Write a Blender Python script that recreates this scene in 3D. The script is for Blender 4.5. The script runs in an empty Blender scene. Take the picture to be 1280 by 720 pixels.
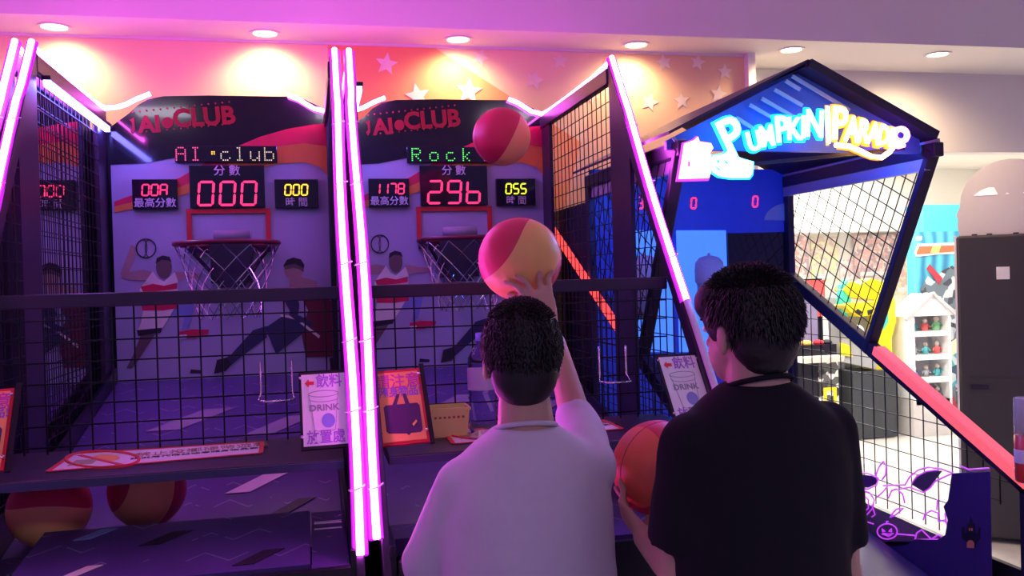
import bpy, math, random
import numpy as np
from mathutils import Vector, Matrix, noise
random.seed(7)
S = bpy.context.scene
COL = S.collection

# ------------------------------------------------------------------ camera
F, YAW, PITCH, ROLL, H = 1120., math.radians(12.6), math.radians(-0.6), math.radians(1.6), 1.68
FW = Vector((math.sin(YAW)*math.cos(PITCH), math.cos(YAW)*math.cos(PITCH), math.sin(PITCH)))
RT0 = Vector((math.cos(YAW), -math.sin(YAW), 0)); UP0 = RT0.cross(FW)
RT = RT0*math.cos(ROLL) - UP0*math.sin(ROLL); UP = UP0*math.cos(ROLL) + RT0*math.sin(ROLL)
EYE = Vector((0, 0, H))
cam = bpy.data.cameras.new('camera'); camo = bpy.data.objects.new('camera', cam); COL.objects.link(camo)
cam.sensor_width = 36; cam.lens = F/1280*36; cam.sensor_fit = 'HORIZONTAL'; cam.clip_start = .05
mw = Matrix((RT, UP, -FW)).transposed().to_4x4(); mw.translation = EYE; camo.matrix_world = mw
S.camera = camo

# ------------------------------------------------------------------ world, exposure
S.view_settings.view_transform = 'Standard'; S.view_settings.look = 'None'
S.view_settings.gamma = 1; S.view_settings.use_curve_mapping = False
S.view_settings.exposure = 0.0
w = bpy.data.worlds.new('world'); S.world = w; w.use_nodes = True
bg = w.node_tree.nodes['Background']; bg.inputs[0].default_value = (.36, .24, .85, 1); bg.inputs[1].default_value = .38

# ------------------------------------------------------------------ pixel -> place
def ray(x, y): return FW + RT*((x-640)/F) - UP*((y-360)/F)
def atY(x, y, Y): d = ray(x, y); return EYE + d*(Y/d.y)
def atX(x, y, X): d = ray(x, y); return EYE + d*(X/d.x)
def atZ(x, y, Z): d = ray(x, y); return EYE + d*((Z-H)/d.z)
def atD(x, y, D): return EYE + ray(x, y)*D
def onP(x, y, sl=1.4, Y0=3.28, Z0=2.484):          # the slanted front plane of the hoop machines
    d = ray(x, y); return EYE + d*((Z0-sl*Y0-H)/(d.z-sl*d.y))

# ------------------------------------------------------------------ materials
MATS = {}
def mat(name, col, rough=.5, metal=0., emit=None, es=0., var=.08, scale=25., trans=0., alpha=1., bump=0., coat=0., ior=1.45):
    if name in MATS: return MATS[name]
    m = bpy.data.materials.new(name); m.use_nodes = True; MATS[name] = m
    nt = m.node_tree; b = nt.nodes['Principled BSDF']
    tc = nt.nodes.new('ShaderNodeTexCoord'); nz = nt.nodes.new('ShaderNodeTexNoise')
    nz.inputs['Scale'].default_value = scale; nz.inputs['Detail'].default_value = 3
    nt.links.new(tc.outputs['Object'], nz.inputs['Vector'])
    mx = nt.nodes.new('ShaderNodeMix'); mx.data_type = 'RGBA'
    mx.inputs[6].default_value = (*[c*(1-var) for c in col], 1); mx.inputs[7].default_value = (*[min(1, c*(1+var)) for c in col], 1)
    nt.links.new(nz.outputs[0], mx.inputs[0]); nt.links.new(mx.outputs[2], b.inputs['Base Color'])
    b.inputs['Roughness'].default_value = rough; b.inputs['Metallic'].default_value = metal
    b.inputs['Transmission Weight'].default_value = trans; b.inputs['Alpha'].default_value = alpha
    b.inputs['Coat Weight'].default_value = coat; b.inputs['IOR'].default_value = ior
    if emit: b.inputs['Emission Color'].default_value = (*emit, 1); b.inputs['Emission Strength'].default_value = es
    if bump:
        bp = nt.nodes.new('ShaderNodeBump'); bp.inputs['Strength'].default_value = bump; bp.inputs['Distance'].default_value = .01
        nt.links.new(nz.outputs[0], bp.inputs['Height']); nt.links.new(bp.outputs[0], b.inputs['Normal'])
    return m
def nodes(m): return m.node_tree, m.node_tree.nodes['Principled BSDF']
def mnode(nt, op, a, b=None):
    n = nt.nodes.new('ShaderNodeMath'); n.operation = op
    for i, v in enumerate((a, b)):
        if v is None: continue
        if isinstance(v, (int, float)): n.inputs[i].default_value = v
        else: nt.links.new(v, n.inputs[i])
    return n.outputs[0]
def mixcol(nt, fac, a, b):
    n = nt.nodes.new('ShaderNodeMix'); n.data_type = 'RGBA'
    if isinstance(fac, (int, float)): n.inputs[0].default_value = fac
    else: nt.links.new(fac, n.inputs[0])
    for i, v in ((6, a), (7, b)):
        if isinstance(v, tuple): n.inputs[i].default_value = (*v, 1)
        else: nt.links.new(v, n.inputs[i])
    return n.outputs[2]

BLACK = mat('purple_veiled_black', (.030, .021, .050), .38, .2)  # black lifted towards purple; the lens veil is put into its colour
BLACKP = mat('black_panel', (.012, .011, .018), .3)
GLOSS = mat('glossy_black', (.012, .010, .018), .09, coat=.4)
WIRE = mat('black_wire', (.012, .012, .018), .4, .3)
WHITEP = mat('white_print', (.42, .42, .58), .22, var=.05, scale=4)
RED = mat('red_paint', (.62, .02, .04), .4)
REDP = mat('red_print', (.65, .02, .09), .3)
ORANGEP = mat('orange_print', (.78, .25, .06), .35)
YELLOWP = mat('yellow_print', (.95, .52, .10), .4)
CREAM = mat('cream_print', (.82, .76, .70), .4)
PAPER = mat('white_paper', (.85, .85, .88), .5)
INK = mat('dark_ink', (.02, .018, .03), .5)
GREYINK = mat('grey_ink', (.32, .30, .38), .5)
BLUEINK = mat('blue_ink', (.08, .12, .55), .5)
PURPLEINK = mat('purple_ink', (.38, .16, .62), .5)
REDINK = mat('red_ink', (.75, .04, .05), .5)
SKINP = mat('skin_print', (.16, .10, .11), .4)
SKINP2 = mat('pale_skin_print', (.42, .27, .26), .4)
NAVYP = mat('navy_print', (.035, .035, .10), .35)
MAROONP = mat('maroon_print', (.16, .015, .04), .35)
BLUEP = mat('blue_print', (.22, .28, .62), .4)
NEON = mat('magenta_neon', (.9, .6, .9), .4, emit=(1., .11, .92), es=38.)
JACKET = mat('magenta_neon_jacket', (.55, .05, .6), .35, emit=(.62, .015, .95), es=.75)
OFFTUBE = mat('unlit_white_tube', (.75, .66, .80), .3)
UVBAR = mat('violet_lamp', (.6, .6, .9), .3, emit=(.17, .15, 1.), es=44.)
LEDRED = mat('red_led', (.5, .02, .05), .4, emit=(1., .03, .14), es=2.0)
LEDDIM = mat('dim_red_led', (.4, .02, .04), .4, emit=(.75, .02, .06), es=.55)
LEDYEL = mat('yellow_led', (.6, .5, .05), .4, emit=(1., .52, .02), es=2.4)
LEDLIME = mat('lime_led', (.6, .6, .05), .4, emit=(.85, 1., .02), es=1.5)
LEDGRN = mat('green_led', (.1, .6, .1), .4, emit=(.10, 1., .12), es=1.5)
LEDPALE = mat('pale_amber_led', (.6, .5, .3), .4, emit=(.75, .70, .32), es=1.0)
LEDPINK = mat('pink_led', (.6, .1, .2), .4, emit=(1., .08, .22), es=1.6)
STEEL = mat('bright_steel', (.75, .75, .8), .18, 1.)
CAPTION = mat('grey_caption', (.62, .60, .72), .4)

# ------------------------------------------------------------------ mesh builder
class MB:
    def __init__(s): s.v, s.f, s.m = [], [], []
    def add(s, vs, fs, mi=0):
        o = len(s.v); s.v += [tuple(v) for v in vs]; s.f += [tuple(i+o for i in f) for f in fs]; s.m += [mi]*len(fs); return s
    def box(s, x0, x1, y0, y1, z0, z1, mi=0):
        vs = [(x, y, z) for x in (x0, x1) for y in (y0, y1) for z in (z0, z1)]
        return s.add(vs, [(0,1,3,2),(4,6,7,5),(0,4,5,1),(2,3,7,6),(0,2,6,4),(1,5,7,3)], mi)
    def bar(s, p, q, w, h, up=(0,0,1), mi=0):
        p, q = Vector(p), Vector(q); d = (q-p).normalized(); up = Vector(up)
        if abs(d.dot(up.normalized())) > .99: up = Vector((0, 1, 0))
        a = d.cross(up).normalized(); b = a.cross(d).normalized()
        vs = []
        for e in (p, q):
            for sa, sb in ((-1,-1),(1,-1),(1,1),(-1,1)): vs.append(e + a*(sa*w/2) + b*(sb*h/2))
        return s.add(vs, [(3,2,1,0),(4,5,6,7),(0,1,5,4),(1,2,6,5),(2,3,7,6),(3,0,4,7)], mi)
    def tube(s, pts, r, n=8, closed=False, mi=0, cap=True):
        pts = [Vector(p) for p in pts]; rs = r if isinstance(r, (list, tuple)) else [r]*len(pts)
        vs = []; a = None; N = len(pts)
        for i, p in enumerate(pts):
            if closed: d = pts[(i+1) % N] - pts[i-1]
            else: d = pts[min(i+1, N-1)] - pts[max(i-1, 0)]
            d = d.normalized() if d.length > 1e-9 else Vector((0,0,1))
            if a is None:
                a = d.orthogonal().normalized()
            a = (a - d*a.dot(d)); a = a.normalized() if a.length > 1e-6 else d.orthogonal().normalized()
            b = d.cross(a)
            for k in range(n):
                t = 2*math.pi*k/n; vs.append(p + (a*math.cos(t) + b*math.sin(t))*rs[i])
        fs = []
        for i in range(N if closed else N-1):
            j = (i+1) % N
            for k in range(n): fs.append((i*n+k, i*n+(k+1) % n, j*n+(k+1) % n, j*n+k))
        if not closed and cap: fs += [tuple(range(n))[::-1], tuple((N-1)*n+k for k in range(n))]
        return s.add(vs, fs, mi)
    def loft(s, rings, n=20, mi=0):               # rings of (centre, a, b)
        vs = []
        for c, a, b in rings:
            c, a, b = Vector(c), Vector(a), Vector(b)
            for k in range(n):
                t = 2*math.pi*k/n; vs.append(c + a*math.cos(t) + b*math.sin(t))
        fs = []
        for i in range(len(rings)-1):
            for k in range(n): fs.append((i*n+k, i*n+(k+1) % n, (i+1)*n+(k+1) % n, (i+1)*n+k))
        fs += [tuple(range(n))[::-1], tuple((len(rings)-1)*n+k for k in range(n))]
        return s.add(vs, fs, mi)
    def ell(s, c, a, b, d, nu=20, nv=12, mi=0):   # ellipsoid with axis vectors a, b, d
        c, a, b, d = map(Vector, (c, a, b, d)); vs = [c + d]; fs = []
        for i in range(1, nv):
            ph = math.pi*i/nv
            for k in range(nu):
                t = 2*math.pi*k/nu; vs.append(c + (a*math.cos(t) + b*math.sin(t))*math.sin(ph) + d*math.cos(ph))
        vs.append(c - d); L = len(vs)-1
        for k in range(nu): fs.append((0, 1+k, 1+(k+1) % nu)); fs.append((L, L-nu+(k+1) % nu, L-nu+k))
        for i in range(nv-2):
            for k in range(nu): fs.append((1+i*nu+k, 1+(i+1)*nu+k, 1+(i+1)*nu+(k+1) % nu, 1+i*nu+(k+1) % nu))
        return s.add(vs, fs, mi)
    def lathe(s, prof, c=(0,0,0), n=24, mi=0):    # prof of (r, z)
        c = Vector(c); vs = []
        for r, z in prof:
            for k in range(n): t = 2*math.pi*k/n; vs.append(c + Vector((r*math.cos(t), r*math.sin(t), z)))
        fs = []
        for i in range(len(prof)-1):
            for k in range(n): fs.append((i*n+k, i*n+(k+1) % n, (i+1)*n+(k+1) % n, (i+1)*n+k))
        fs += [tuple(range(n))[::-1], tuple((len(prof)-1)*n+k for k in range(n))]
        return s.add(vs, fs, mi)
    def plate(s, pts, nrm, th, mi=0):             # 3-D polygon extruded by th along nrm
        pts = [Vector(p) for p in pts]; nv = Vector(nrm).normalized()*th; n = len(pts)
        ar = Vector((0,0,0))
        for i in range(n): ar += pts[i].cross(pts[(i+1) % n])
        if ar.dot(Vector(nrm)) < 0: pts = pts[::-1]
        vs = pts + [p + nv for p in pts]
        fs = [tuple(range(n))[::-1], tuple(n+i for i in range(n))] + [(i, (i+1) % n, n+(i+1) % n, n+i) for i in range(n)]
        return s.add(vs, fs, mi)
    def build(s, name, mats, parent=None, off=(0,0,0), smooth=False, bevel=0):
        me = bpy.data.meshes.new(name); o3 = Vector(off)
        me.from_pydata([tuple(Vector(v)-o3) for v in s.v], [], s.f)
        for m in (mats if isinstance(mats, (list, tuple)) else [mats]): me.materials.append(m)
        me.polygons.foreach_set('material_index', s.m)
        if smooth: me.polygons.foreach_set('use_smooth', [True]*len(s.f))
        me.update()
        o = bpy.data.objects.new(name, me); COL.objects.link(o)
        if parent: o.parent = parent
        if bevel:
            b = o.modifiers.new('bevel', 'BEVEL'); b.width = bevel; b.segments = 2; b.limit_method = 'ANGLE'
        return o

def tag(o, label=None, cat=None, group=None, kind=None):
    if label: o['label'] = label
    if cat: o['category'] = cat
    if group: o['group'] = group
    if kind: o['kind'] = kind
    return o
def empty(name, loc, label=None, cat=None, group=None):
    o = bpy.data.objects.new(name, None); COL.objects.link(o); o.location = loc; o.empty_display_size = .1
    return tag(o, label, cat, group)
TS = bpy.data.scenes.new('lettering'); TCACHE = {}
def text_geo(body, size, depth=.001, bold=0., spacing=1., align='CENTER'):
    key = (body, size, depth, bold, spacing)
    if key in TCACHE: return TCACHE[key]
    c = bpy.data.curves.new('t', 'FONT'); c.body = body; c.size = size; c.extrude = depth; c.offset = bold
    c.align_x = align; c.align_y = 'CENTER'; c.space_character = spacing; c.resolution_u = 3
    o = bpy.data.objects.new('t', c); TS.collection.objects.link(o)
    TS.view_layers[0].update(); me = bpy.data.meshes.new_from_object(o.evaluated_get(TS.view_layers[0].depsgraph))
    vs = [tuple(v.co) for v in me.vertices]; fs = [tuple(p.vertices) for p in me.polygons]
    bpy.data.objects.remove(o); bpy.data.curves.remove(c); bpy.data.meshes.remove(me)
    TCACHE[key] = (vs, fs); return vs, fs
def text(body, size, c, right, up, name, m, parent, off, depth=.001, bold=0., sx=1., spacing=1.):
    vs, fs = text_geo(body, size, depth, bold, spacing); c, right, up = Vector(c), Vector(right).normalized(), Vector(up).normalized()
    n = right.cross(up)
    return MB().add([c + right*(v[0]*sx) + up*v[1] + n*v[2] for v in vs], fs).build(name, m, parent, off)
def ellipse_pts(f, cx, cy, rx, ry, n=20, a0=0, a1=2*math.pi):
    return [f(cx + rx*math.cos(a0+(a1-a0)*i/n), cy + ry*math.sin(a0+(a1-a0)*i/n)) for i in range(n)]

# ------------------------------------------------------------------ setting
ZS, YW = 2.93, 4.75                          # soffit underside and mural wall
WALLP = mat('white_wall_paint', (.80, .76, .74), .7, var=.03, scale=3, bump=.02)
FLOORM = mat('floor_tile', (.60, .58, .58), .25, var=.06, scale=6)
MURAL = mat('mural_print', (.9, .55, .40), .55)
nt, b = nodes(MURAL)
tc = nt.nodes.new('ShaderNodeTexCoord'); sp = nt.nodes.new('ShaderNodeSeparateXYZ'); nt.links.new(tc.outputs['Object'], sp.inputs[0])
nz = nt.nodes.new('ShaderNodeTexNoise'); nz.inputs['Scale'].default_value = .9; nz.inputs['Detail'].default_value = 1; nt.links.new(tc.outputs['Object'], nz.inputs['Vector'])
c1 = mixcol(nt, nz.outputs[0], (.94, .66, .36), (.96, .74, .46))
wv = mnode(nt, 'ADD', sp.outputs[2], mnode(nt, 'MULTIPLY', mnode(nt, 'SINE', mnode(nt, 'MULTIPLY', sp.outputs[0], 1.7)), .25))
band = mnode(nt, 'GREATER_THAN', wv, 2.78)
inx = mnode(nt, 'MULTIPLY', mnode(nt, 'GREATER_THAN', sp.outputs[0], .12), mnode(nt, 'LESS_THAN', mnode(nt, 'ADD', sp.outputs[0], mnode(nt, 'MULTIPLY', sp.outputs[2], 1.6)), 5.35))
c2 = mixcol(nt, inx, c1, (.95, .40, .17))
c3 = mixcol(nt, mnode(nt, 'GREATER_THAN', mnode(nt, 'SUBTRACT', sp.outputs[0], mnode(nt, 'MULTIPLY', sp.outputs[2], .3)), .75), c2, (.90, .60, .36))
nt.links.new(c3, b.inputs['Base Color'])
XM = atY(930, 72, YW).x                       # right end of the mural wall
floor = tag(MB().box(-6, 9, -5, 12, -.1, 0).build('floor', FLOORM), kind='structure', label='pale glossy floor tiles of the arcade and shop')
wall = tag(MB().box(-6, XM, YW, YW+.2, 0, ZS).build('wall_back', MURAL), kind='structure', label='peach and orange mural wall with pale stars')
STARM = mat('pale_star_print', (.98, .80, .66), .55)
def star(px, py, r, rot):
    c = atY(px, py, YW-.001); pts = []
    for i in range(10):
        a = rot + math.pi*i/5; q = r if i % 2 == 0 else r*.45
        pts.append(c + Vector((q*math.sin(a), 0, q*math.cos(a))))
    MB().plate(pts, (0, -1, 0), .003).build('star', STARM, wall)
for a in ((483,80,.062,.15),(522,120,.07,-.2),(586,114,.075,.1),(600,72,.05,.4),(795,90,.055,.1),(830,78,.05,-.2),(872,78,.05,.2),(906,90,.05,0),(812,128,.055,.3),(852,126,.05,-.1),(898,118,.055,.15),(668,100,.06,.3),(700,76,.05,0),(738,120,.05,.4),(772,112,.04,0)): star(*a)
MB().box(-6, XM+.03, YW-.012, YW, ZS-.012, ZS).build('ceiling_line', WALLP, wall)
YF = [atZ(x, y, ZS).y for x, y in ((0, 18), (600, 36), (1000, 50))]
YF = sum(YF)/3
soff = MB(); soff.box(-6, 9, YF, 5.6, ZS, ZS+.12); soff.box(-6, 9, YF, YF+.1, ZS+.12, 3.7)
tag(soff.build('ceiling', WALLP), kind='structure', label='white bulkhead with recessed downlights')
tag(MB().box(-6, 9, -5, YF, 3.7, 3.8).build('ceiling.001', WALLP), kind='structure')
YH = 5.05
tag(MB().box(XM, XM+.045, YW-.05, YH, 0, ZS).build('trim_1', WALLP), kind='structure')
tag(MB().box(XM+.045, 9, YH, YH+.12, 2.42, ZS).build('wall_header', WALLP), kind='structure')
tag(MB().box(XM+.045, XM+.2, YH, 11.5, 0, 3.1).build('wall_left', WALLP), kind='structure')
SHOPW = mat('shop_wall_paint', (.88, .84, .78), .6, var=.03, scale=2)
tag(MB().box(XM+.045, 9, 11.5, 11.7, 0, 3.1).build('wall_rear', SHOPW), kind='structure')
tag(MB().box(XM+.2, 9, YH+.12, 11.5, 3.0, 3.1).build('ceiling.002', SHOPW), kind='structure')
tag(MB().box(9, 9.2, YH, 11.7, 0, 3.1).build('wall_right', SHOPW), kind='structure')

# recessed downlights in the soffit
LAMPW = mat('downlight_lens', (1, .9, .7), .4, emit=(1., .80, .48), es=14.)
for i, (px, py) in enumerate(((-230, 20), (62, 27), (332, 46), (566, 60), (785, 63), (985, 64), (1160, 72))):
    p = atZ(px, py, ZS); p.y = (YF+YW)/2 + .02
    r = empty('downlight', (p.x, p.y, ZS), ['round warm downlight in the soffit past the edge of the wall', 'round warm downlight in the soffit above the meshed machine side',
        'round warm downlight in the soffit above the AI club scoreboard', 'round warm downlight in the soffit above the Rock scoreboard',
        'round warm downlight in the soffit above the peach stars', 'round warm downlight in the soffit over the pumpkin machine peak', 'round warm downlight in the soffit over the white header wall'][i], 'downlight', 'soffit downlights')
    MB().lathe([(.075, 0), (.078, -.006), (.06, -.006), (.055, 0)], n=24).build('trim_ring', WALLP, r)
    MB().lathe([(.0555, -.001), (.03, -.003), (.0, -.004)], n=24).build('lens', LAMPW, r)
    l = bpy.data.lights.new('spot', 'SPOT'); l.energy = 20 if i < 5 else 46; l.color = (1., .74, .42); l.spot_size = math.radians(150); l.spot_blend = .8; l.shadow_soft_size = .05
    lo = bpy.data.objects.new('bulb', l); COL.objects.link(lo); lo.parent = r; lo.location = (0, 0, -.02); lo.rotation_euler = (math.radians(14), 0, 0)

# hall lamps behind the players: square panels in the hall ceiling
PANEL = mat('ceiling_panel_lamp', (1, 1, 1), .5, emit=(.92, .84, 1.), es=13.)
for i, (x, y) in enumerate(((-1.6, -2.2), (.4, -2.2), (2.4, -2.2), (4.4, -2.2))):
    r = empty('ceiling_light', (x, y, 3.7), 'square white panel lamp in the hall ceiling behind the players', 'ceiling light', 'hall panel lamps')
    MB().box(-.32, .32, -.32, .32, -.02, 0).build('frame', WALLP, r)
    MB().box(-.29, .29, -.29, .29, -.026, -.02).build('diffuser', PANEL, r)
# shop lamps
SHOPL = mat('shop_tube_lamp', (1, 1, 1), .5, emit=(1., .92, .80), es=80.)
for i, (x, y) in enumerate([(x, y) for y in (6.2, 8.0, 9.8) for x in (4.0, 6.2)]):
    r = empty('shop_light', (x, y, 3.0), 'long white lamp in the ceiling of the bright shop', 'ceiling light', 'shop ceiling lamps')
    MB().box(-.75, .75, -.12, .12, -.04, 0).build('housing', WALLP, r)
    MB().box(-.72, .72, -.10, .10, -.048, -.04).build('tube', SHOPL, r)

# ------------------------------------------------------------------ digits and dots
SEG = {'0':'abcdef','1':'bc','2':'abged','3':'abgcd','4':'fgbc','5':'afgcd','6':'fgedc','7':'abc','8':'abcdefg','9':'abcdfg','A':'abcefg','b':'fgedc'}
def digit_geo(ch, c, w, h, t, d=.002, slant=.08):
    """seven-segment digit in the XZ plane, facing -Y"""
    mb = MB(); hw, hh = w/2, h/2; g = t*.16
    def seg(p, q):
        (x0, z0), (x1, z1) = p, q; dx, dz = x1-x0, z1-z0; L = math.hypot(dx, dz); dx /= L; dz /= L; nx, nz = -dz, dx
        x0 += dx*g; z0 += dz*g; x1 -= dx*g; z1 -= dz*g; k = t/2
        pts = [(x0, z0), (x0+dx*k+nx*k, z0+dz*k+nz*k), (x1-dx*k+nx*k, z1-dz*k+nz*k), (x1, z1), (x1-dx*k-nx*k, z1-dz*k-nz*k), (x0+dx*k-nx*k, z0+dz*k-nz*k)]
        mb.plate([(c.x + x + slant*z, c.y, c.z + z) for x, z in pts], (0, -1, 0), d)
    P = {'a':((-hw,hh),(hw,hh)),'b':((hw,hh),(hw,0)),'c':((hw,0),(hw,-hh)),'d':((-hw,-hh),(hw,-hh)),'e':((-hw,0),(-hw,-hh)),'f':((-hw,hh),(-hw,0)),'g':((-hw,0),(hw,0))}
    for s in SEG[ch]: seg(*P[s])
    return mb
DOT = {'A':'01110 10001 10001 11111 10001 10001 10001','I':'01110 00100 00100 00100 00100 00100 01110','.':'00000 00000 00110 00110 00000 00000 00000',
 'c':'00000 00000 01110 10000 10000 10001 01110','l':'01100 00100 00100 00100 00100 00100 01110','u':'00000 00000 10001 10001 10001 10011 01101','b':'10000 10000 11110 10001 10001 10001 11110',
 'R':'11110 10001 10001 11110 10100 10010 10001','o':'00000 00000 01110 10001 10001 10001 01110','k':'10000 10000 10010 10100 11000 10100 10010','Y':'10001 10001 01010 00100 00100 00100 00100'}

# ------------------------------------------------------------------ basketball machines
CX1, CX2, PITCHX = -.3945, .650, 1.0445
YB = 4.30; YO = 3.25
RAMPM = mat('purple_chevron_print', (.085, .05, .20), .32)
nt, b = nodes(RAMPM)
tc = nt.nodes.new('ShaderNodeTexCoord'); sp = nt.nodes.new('ShaderNodeSeparateXYZ'); nt.links.new(tc.outputs['Object'], sp.inputs[0])
zig = mnode(nt, 'PINGPONG', mnode(nt, 'MULTIPLY', sp.outputs[0], 1.0), .06)
fr = mnode(nt, 'FRACT', mnode(nt, 'MULTIPLY', mnode(nt, 'ADD', sp.outputs[1], zig), 7.5))
ln = mnode(nt, 'LESS_THAN', fr, .05)
nz = nt.nodes.new('ShaderNodeTexNoise'); nz.inputs['Scale'].default_value = 9; nt.links.new(tc.outputs['Object'], nz.inputs['Vector'])
ln = mnode(nt, 'MULTIPLY', ln, mnode(nt, 'GREATER_THAN', nz.outputs[0], .5))
nt.links.new(mixcol(nt, ln, mixcol(nt, nz.outputs[0], (.075, .045, .19), (.10, .065, .25)), (.30, .24, .48)), b.inputs['Base Color'])
MAROONS = mat('red_notice_print', (.62, .10, .16), .4)

def make_machine(cx, label, dots, best, score, tm, tmmat, tmw=1., uv=True, dimtube=False):
    root = empty('basketball_machine', (cx, YO, 0), label, 'arcade machine', 'basketball hoop machines')
    off = (0, YO, 0)
    def B(mb, name, m, parent=root, **k): return mb.build(name, m, parent, off, **k)
    def bp(x, y, dy=0.): p = atY(x, y, YB-dy); p.x -= CX1; return p           # photo pixel of the AI club machine -> its back panel
    hw = .4975
    zl = atY(220, 652, 2.56).z; zf = zl-.037; lx0 = atY(56, 668, 2.56).x-CX1; lx1 = atY(388, 647, 2.56).x-CX1
    # cabinet body, ramp, lip, trough
    B(MB().box(-.47, .47, 2.24, 4.3, .08, .80), 'cabinet_body', BLACKP)
    for sx in (-1, 1):
        for y in (2.35, 4.2): B(MB().box(sx*.40-.03, sx*.40+.03, y-.03, y+.03, 0, .08), 'foot', BLACK)
    ramp = MB(); ramp.plate([(-.465, 2.55, .95), (.465, 2.55, .95), (.465, 2.72, .945), (-.465, 2.72, .945)], (0, 0, 1), -.05)
    ramp.plate([(-.465, 2.72, .945), (.465, 2.72, .945), (.465, 4.29, 1.265), (-.465, 4.29, 1.265)], (0, -.2, 1), -.03)
    rp = B(ramp, 'ramp', RAMPM)
    for sx in (-1, 1): B(MB().plate([(sx*.467, 2.20, .78), (sx*.467, 4.3, .78), (sx*.467, 4.3, 1.33), (sx*.467, 2.95, 1.06), (sx*.467, 2.20, zf+.02)], (sx, 0, 0), .014), 'side_board', BLACKP)
    lip = B(MB().plate([(lx0, 2.19, zf), (lx1, 2.19, zf), (lx1, 2.56, zl), (lx0, 2.56, zl)], (0, 0, 1), -.035), 'front_lip', RAMPM)
    B(MB().plate([(-.465, 2.19, .80), (.465, 2.19, .80), (.465, 2.17, zf-.005), (-.465, 2.17, zf-.005)], (0, -1, 0), .02), 'front_apron', BLACKP)
    B(MB().plate([(lx1+.003, 2.19, zf-.01), (.465, 2.19, zf-.01), (.465, 2.60, zl-.016), (lx1+.003, 2.60, zl-.016)], (0, 0, 1), -.03), 'lip_end', MAROONS if dimtube else RAMPM)
    for (x, y, s, m_) in ((.0, 2.44, 1, INK), (-.16, 2.27, .7, CREAM), (.24, 2.26, 1, INK), (-.18, 2.51, .8, BLUEP)):
        z = zf + (y-2.19)*.1 + .001
        B(MB().plate([(x-.05*s, y-.04*s, z-.004*s), (x+.0*s, y-.04*s, z-.004*s), (x+.07*s, y+.04*s, z+.004*s), (x+.02*s, y+.04*s, z+.004*s)], (0, 0, 1), .0015), 'printed_fleck', m_, lip)
    for (x, y, s, m_) in ((.18, 3.1, 1.6, CREAM), (.22, 3.62, 2.2, GREYINK), (-.12, 3.75, 2.4, GREYINK), (.35, 3.25, 1.3, INK), (.3, 2.9, 1.1, INK), (-.3, 3.35, 1.4, INK)):
        z = .945 + (y-2.72)*.2038 + .002
        k = .2038*.045*s
        B(MB().plate([(x-.05*s, y-.045*s, z-k), (x, y-.045*s, z-k), (x+.08*s, y+.045*s, z+k), (x+.03*s, y+.045*s, z+k)], (0, -.2, 1), .0015), 'printed_fleck', m_, rp)
    # scribbled cartoon sticker on the lip end
    for k in range(3): B(MB().box(max(.372, lx1+.01), .455, 2.50-.045*k, 2.52-.045*k, zl-.024-.0046*k, zl-.0215-.0046*k), 'text_line', PAPER)
    # shelf with sticker
    sh = B(MB().box(-.465, .465, 2.38, 2.80, 1.195, 1.22), 'shelf', BLACK, bevel=.004)
    B(MB().box(-.463, .463, 2.374, 2.38, 1.197, 1.217), 'shelf_edge', NAVYP, sh)
    def sf(x, y): p = atZ(x, y, 1.2205); p.x -= CX1; return p
    st = B(MB().plate([sf(60, 590), sf(326, 567), sf(328, 553), sf(92, 568)], (0, 0, 1), .0015), 'notice_sticker', PAPER, sh)
    up = Vector((0, 0, .0022))
    brd = MB()
    q = [sf(60, 590), sf(326, 567), sf(328, 553), sf(92, 568)]
    for a, b_ in zip(q, q[1:]+q[:1]): brd.bar(a+up*.9, b_+up*.9, .012, .001)
    B(brd, 'red_border', REDINK, sh)
    B(MB().tube([p+up for p in ellipse_pts(sf, 128, 575.5, 46, 10, 28)], .005, 4, True), 'red_ring', REDINK, sh)
    B(MB().bar(sf(100, 570)+up, sf(152, 582)+up, .012, .002), 'red_slash', REDINK, sh)
    B(MB().plate([sf(84, 583)+up*.7, sf(116, 580)+up*.7, sf(122, 575)+up*.7, sf(96, 576)+up*.7], (0, 0, 1), .001), 'printed_bill', mat('olive_ink', (.42, .40, .22), .5), sh)
    B(MB().plate([p+up*.7 for p in ellipse_pts(sf, 133, 573, 17, 4)], (0, 0, 1), .001), 'printed_coin', YELLOWP, sh)
    a, b_ = sf(186, 569), sf(318, 557.5); rr = (b_-a).normalized()
    text('禁止投擲硬幣遊戲', .068, (a+b_)/2+up*.8+Vector((0, .006, 0)), rr, Vector((0,0,1)).cross(rr), 'notice_text', mat('brown_ink', (.34, .22, .12), .5), sh, off, .0004, sx=.66)
    text('請使用代幣並注意隨身物品安全', .028, (a+b_)/2+up*.8-Vector((0, .045, 0)), rr, Vector((0,0,1)).cross(rr), 'notice_text', INK, sh, off, .0004, .0004, sx=.92)
    # back panel (white printed board) and header
    top = [bp(x, y) for x, y in ((143, 160), (160, 143), (172, 132), (186, 124), (205, 120.5), (260, 119.5), (360, 121), (382, 125), (398, 133), (412, 141.5), (419, 160))]
    top[0].x, top[-1].x = -.465, .485
    tp = [Vector((p.x, YB, p.z)) for p in top]
    pb = B(MB().plate([Vector((-.465, YB, 1.2)), Vector((.485, YB, 1.2)), Vector((.485, YB, 2.40))]+[Vector((-.465, YB, 2.40))], (0, 1, 0), .04), 'back_panel', WHITEP)
    B(MB().box(-.52, .522, YB+.04, YB+.07, .08, 2.40), 'rear_cover', BLACKP)
    hd = B(MB().plate([Vector((-.465, YB-.004, tp[0].z-.02))] + [p+Vector((0, -.004, 0)) for p in tp] + [Vector((.485, YB-.004, bp(415, 200).z)), bp(350, 184, .004), bp(300, 184, .004), bp(225, 196, .004), bp(180, 204, .004), Vector((-.465, YB-.004, bp(145, 206).z))], (0, 1, 0), .05), 'header_board', GLOSS)
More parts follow.
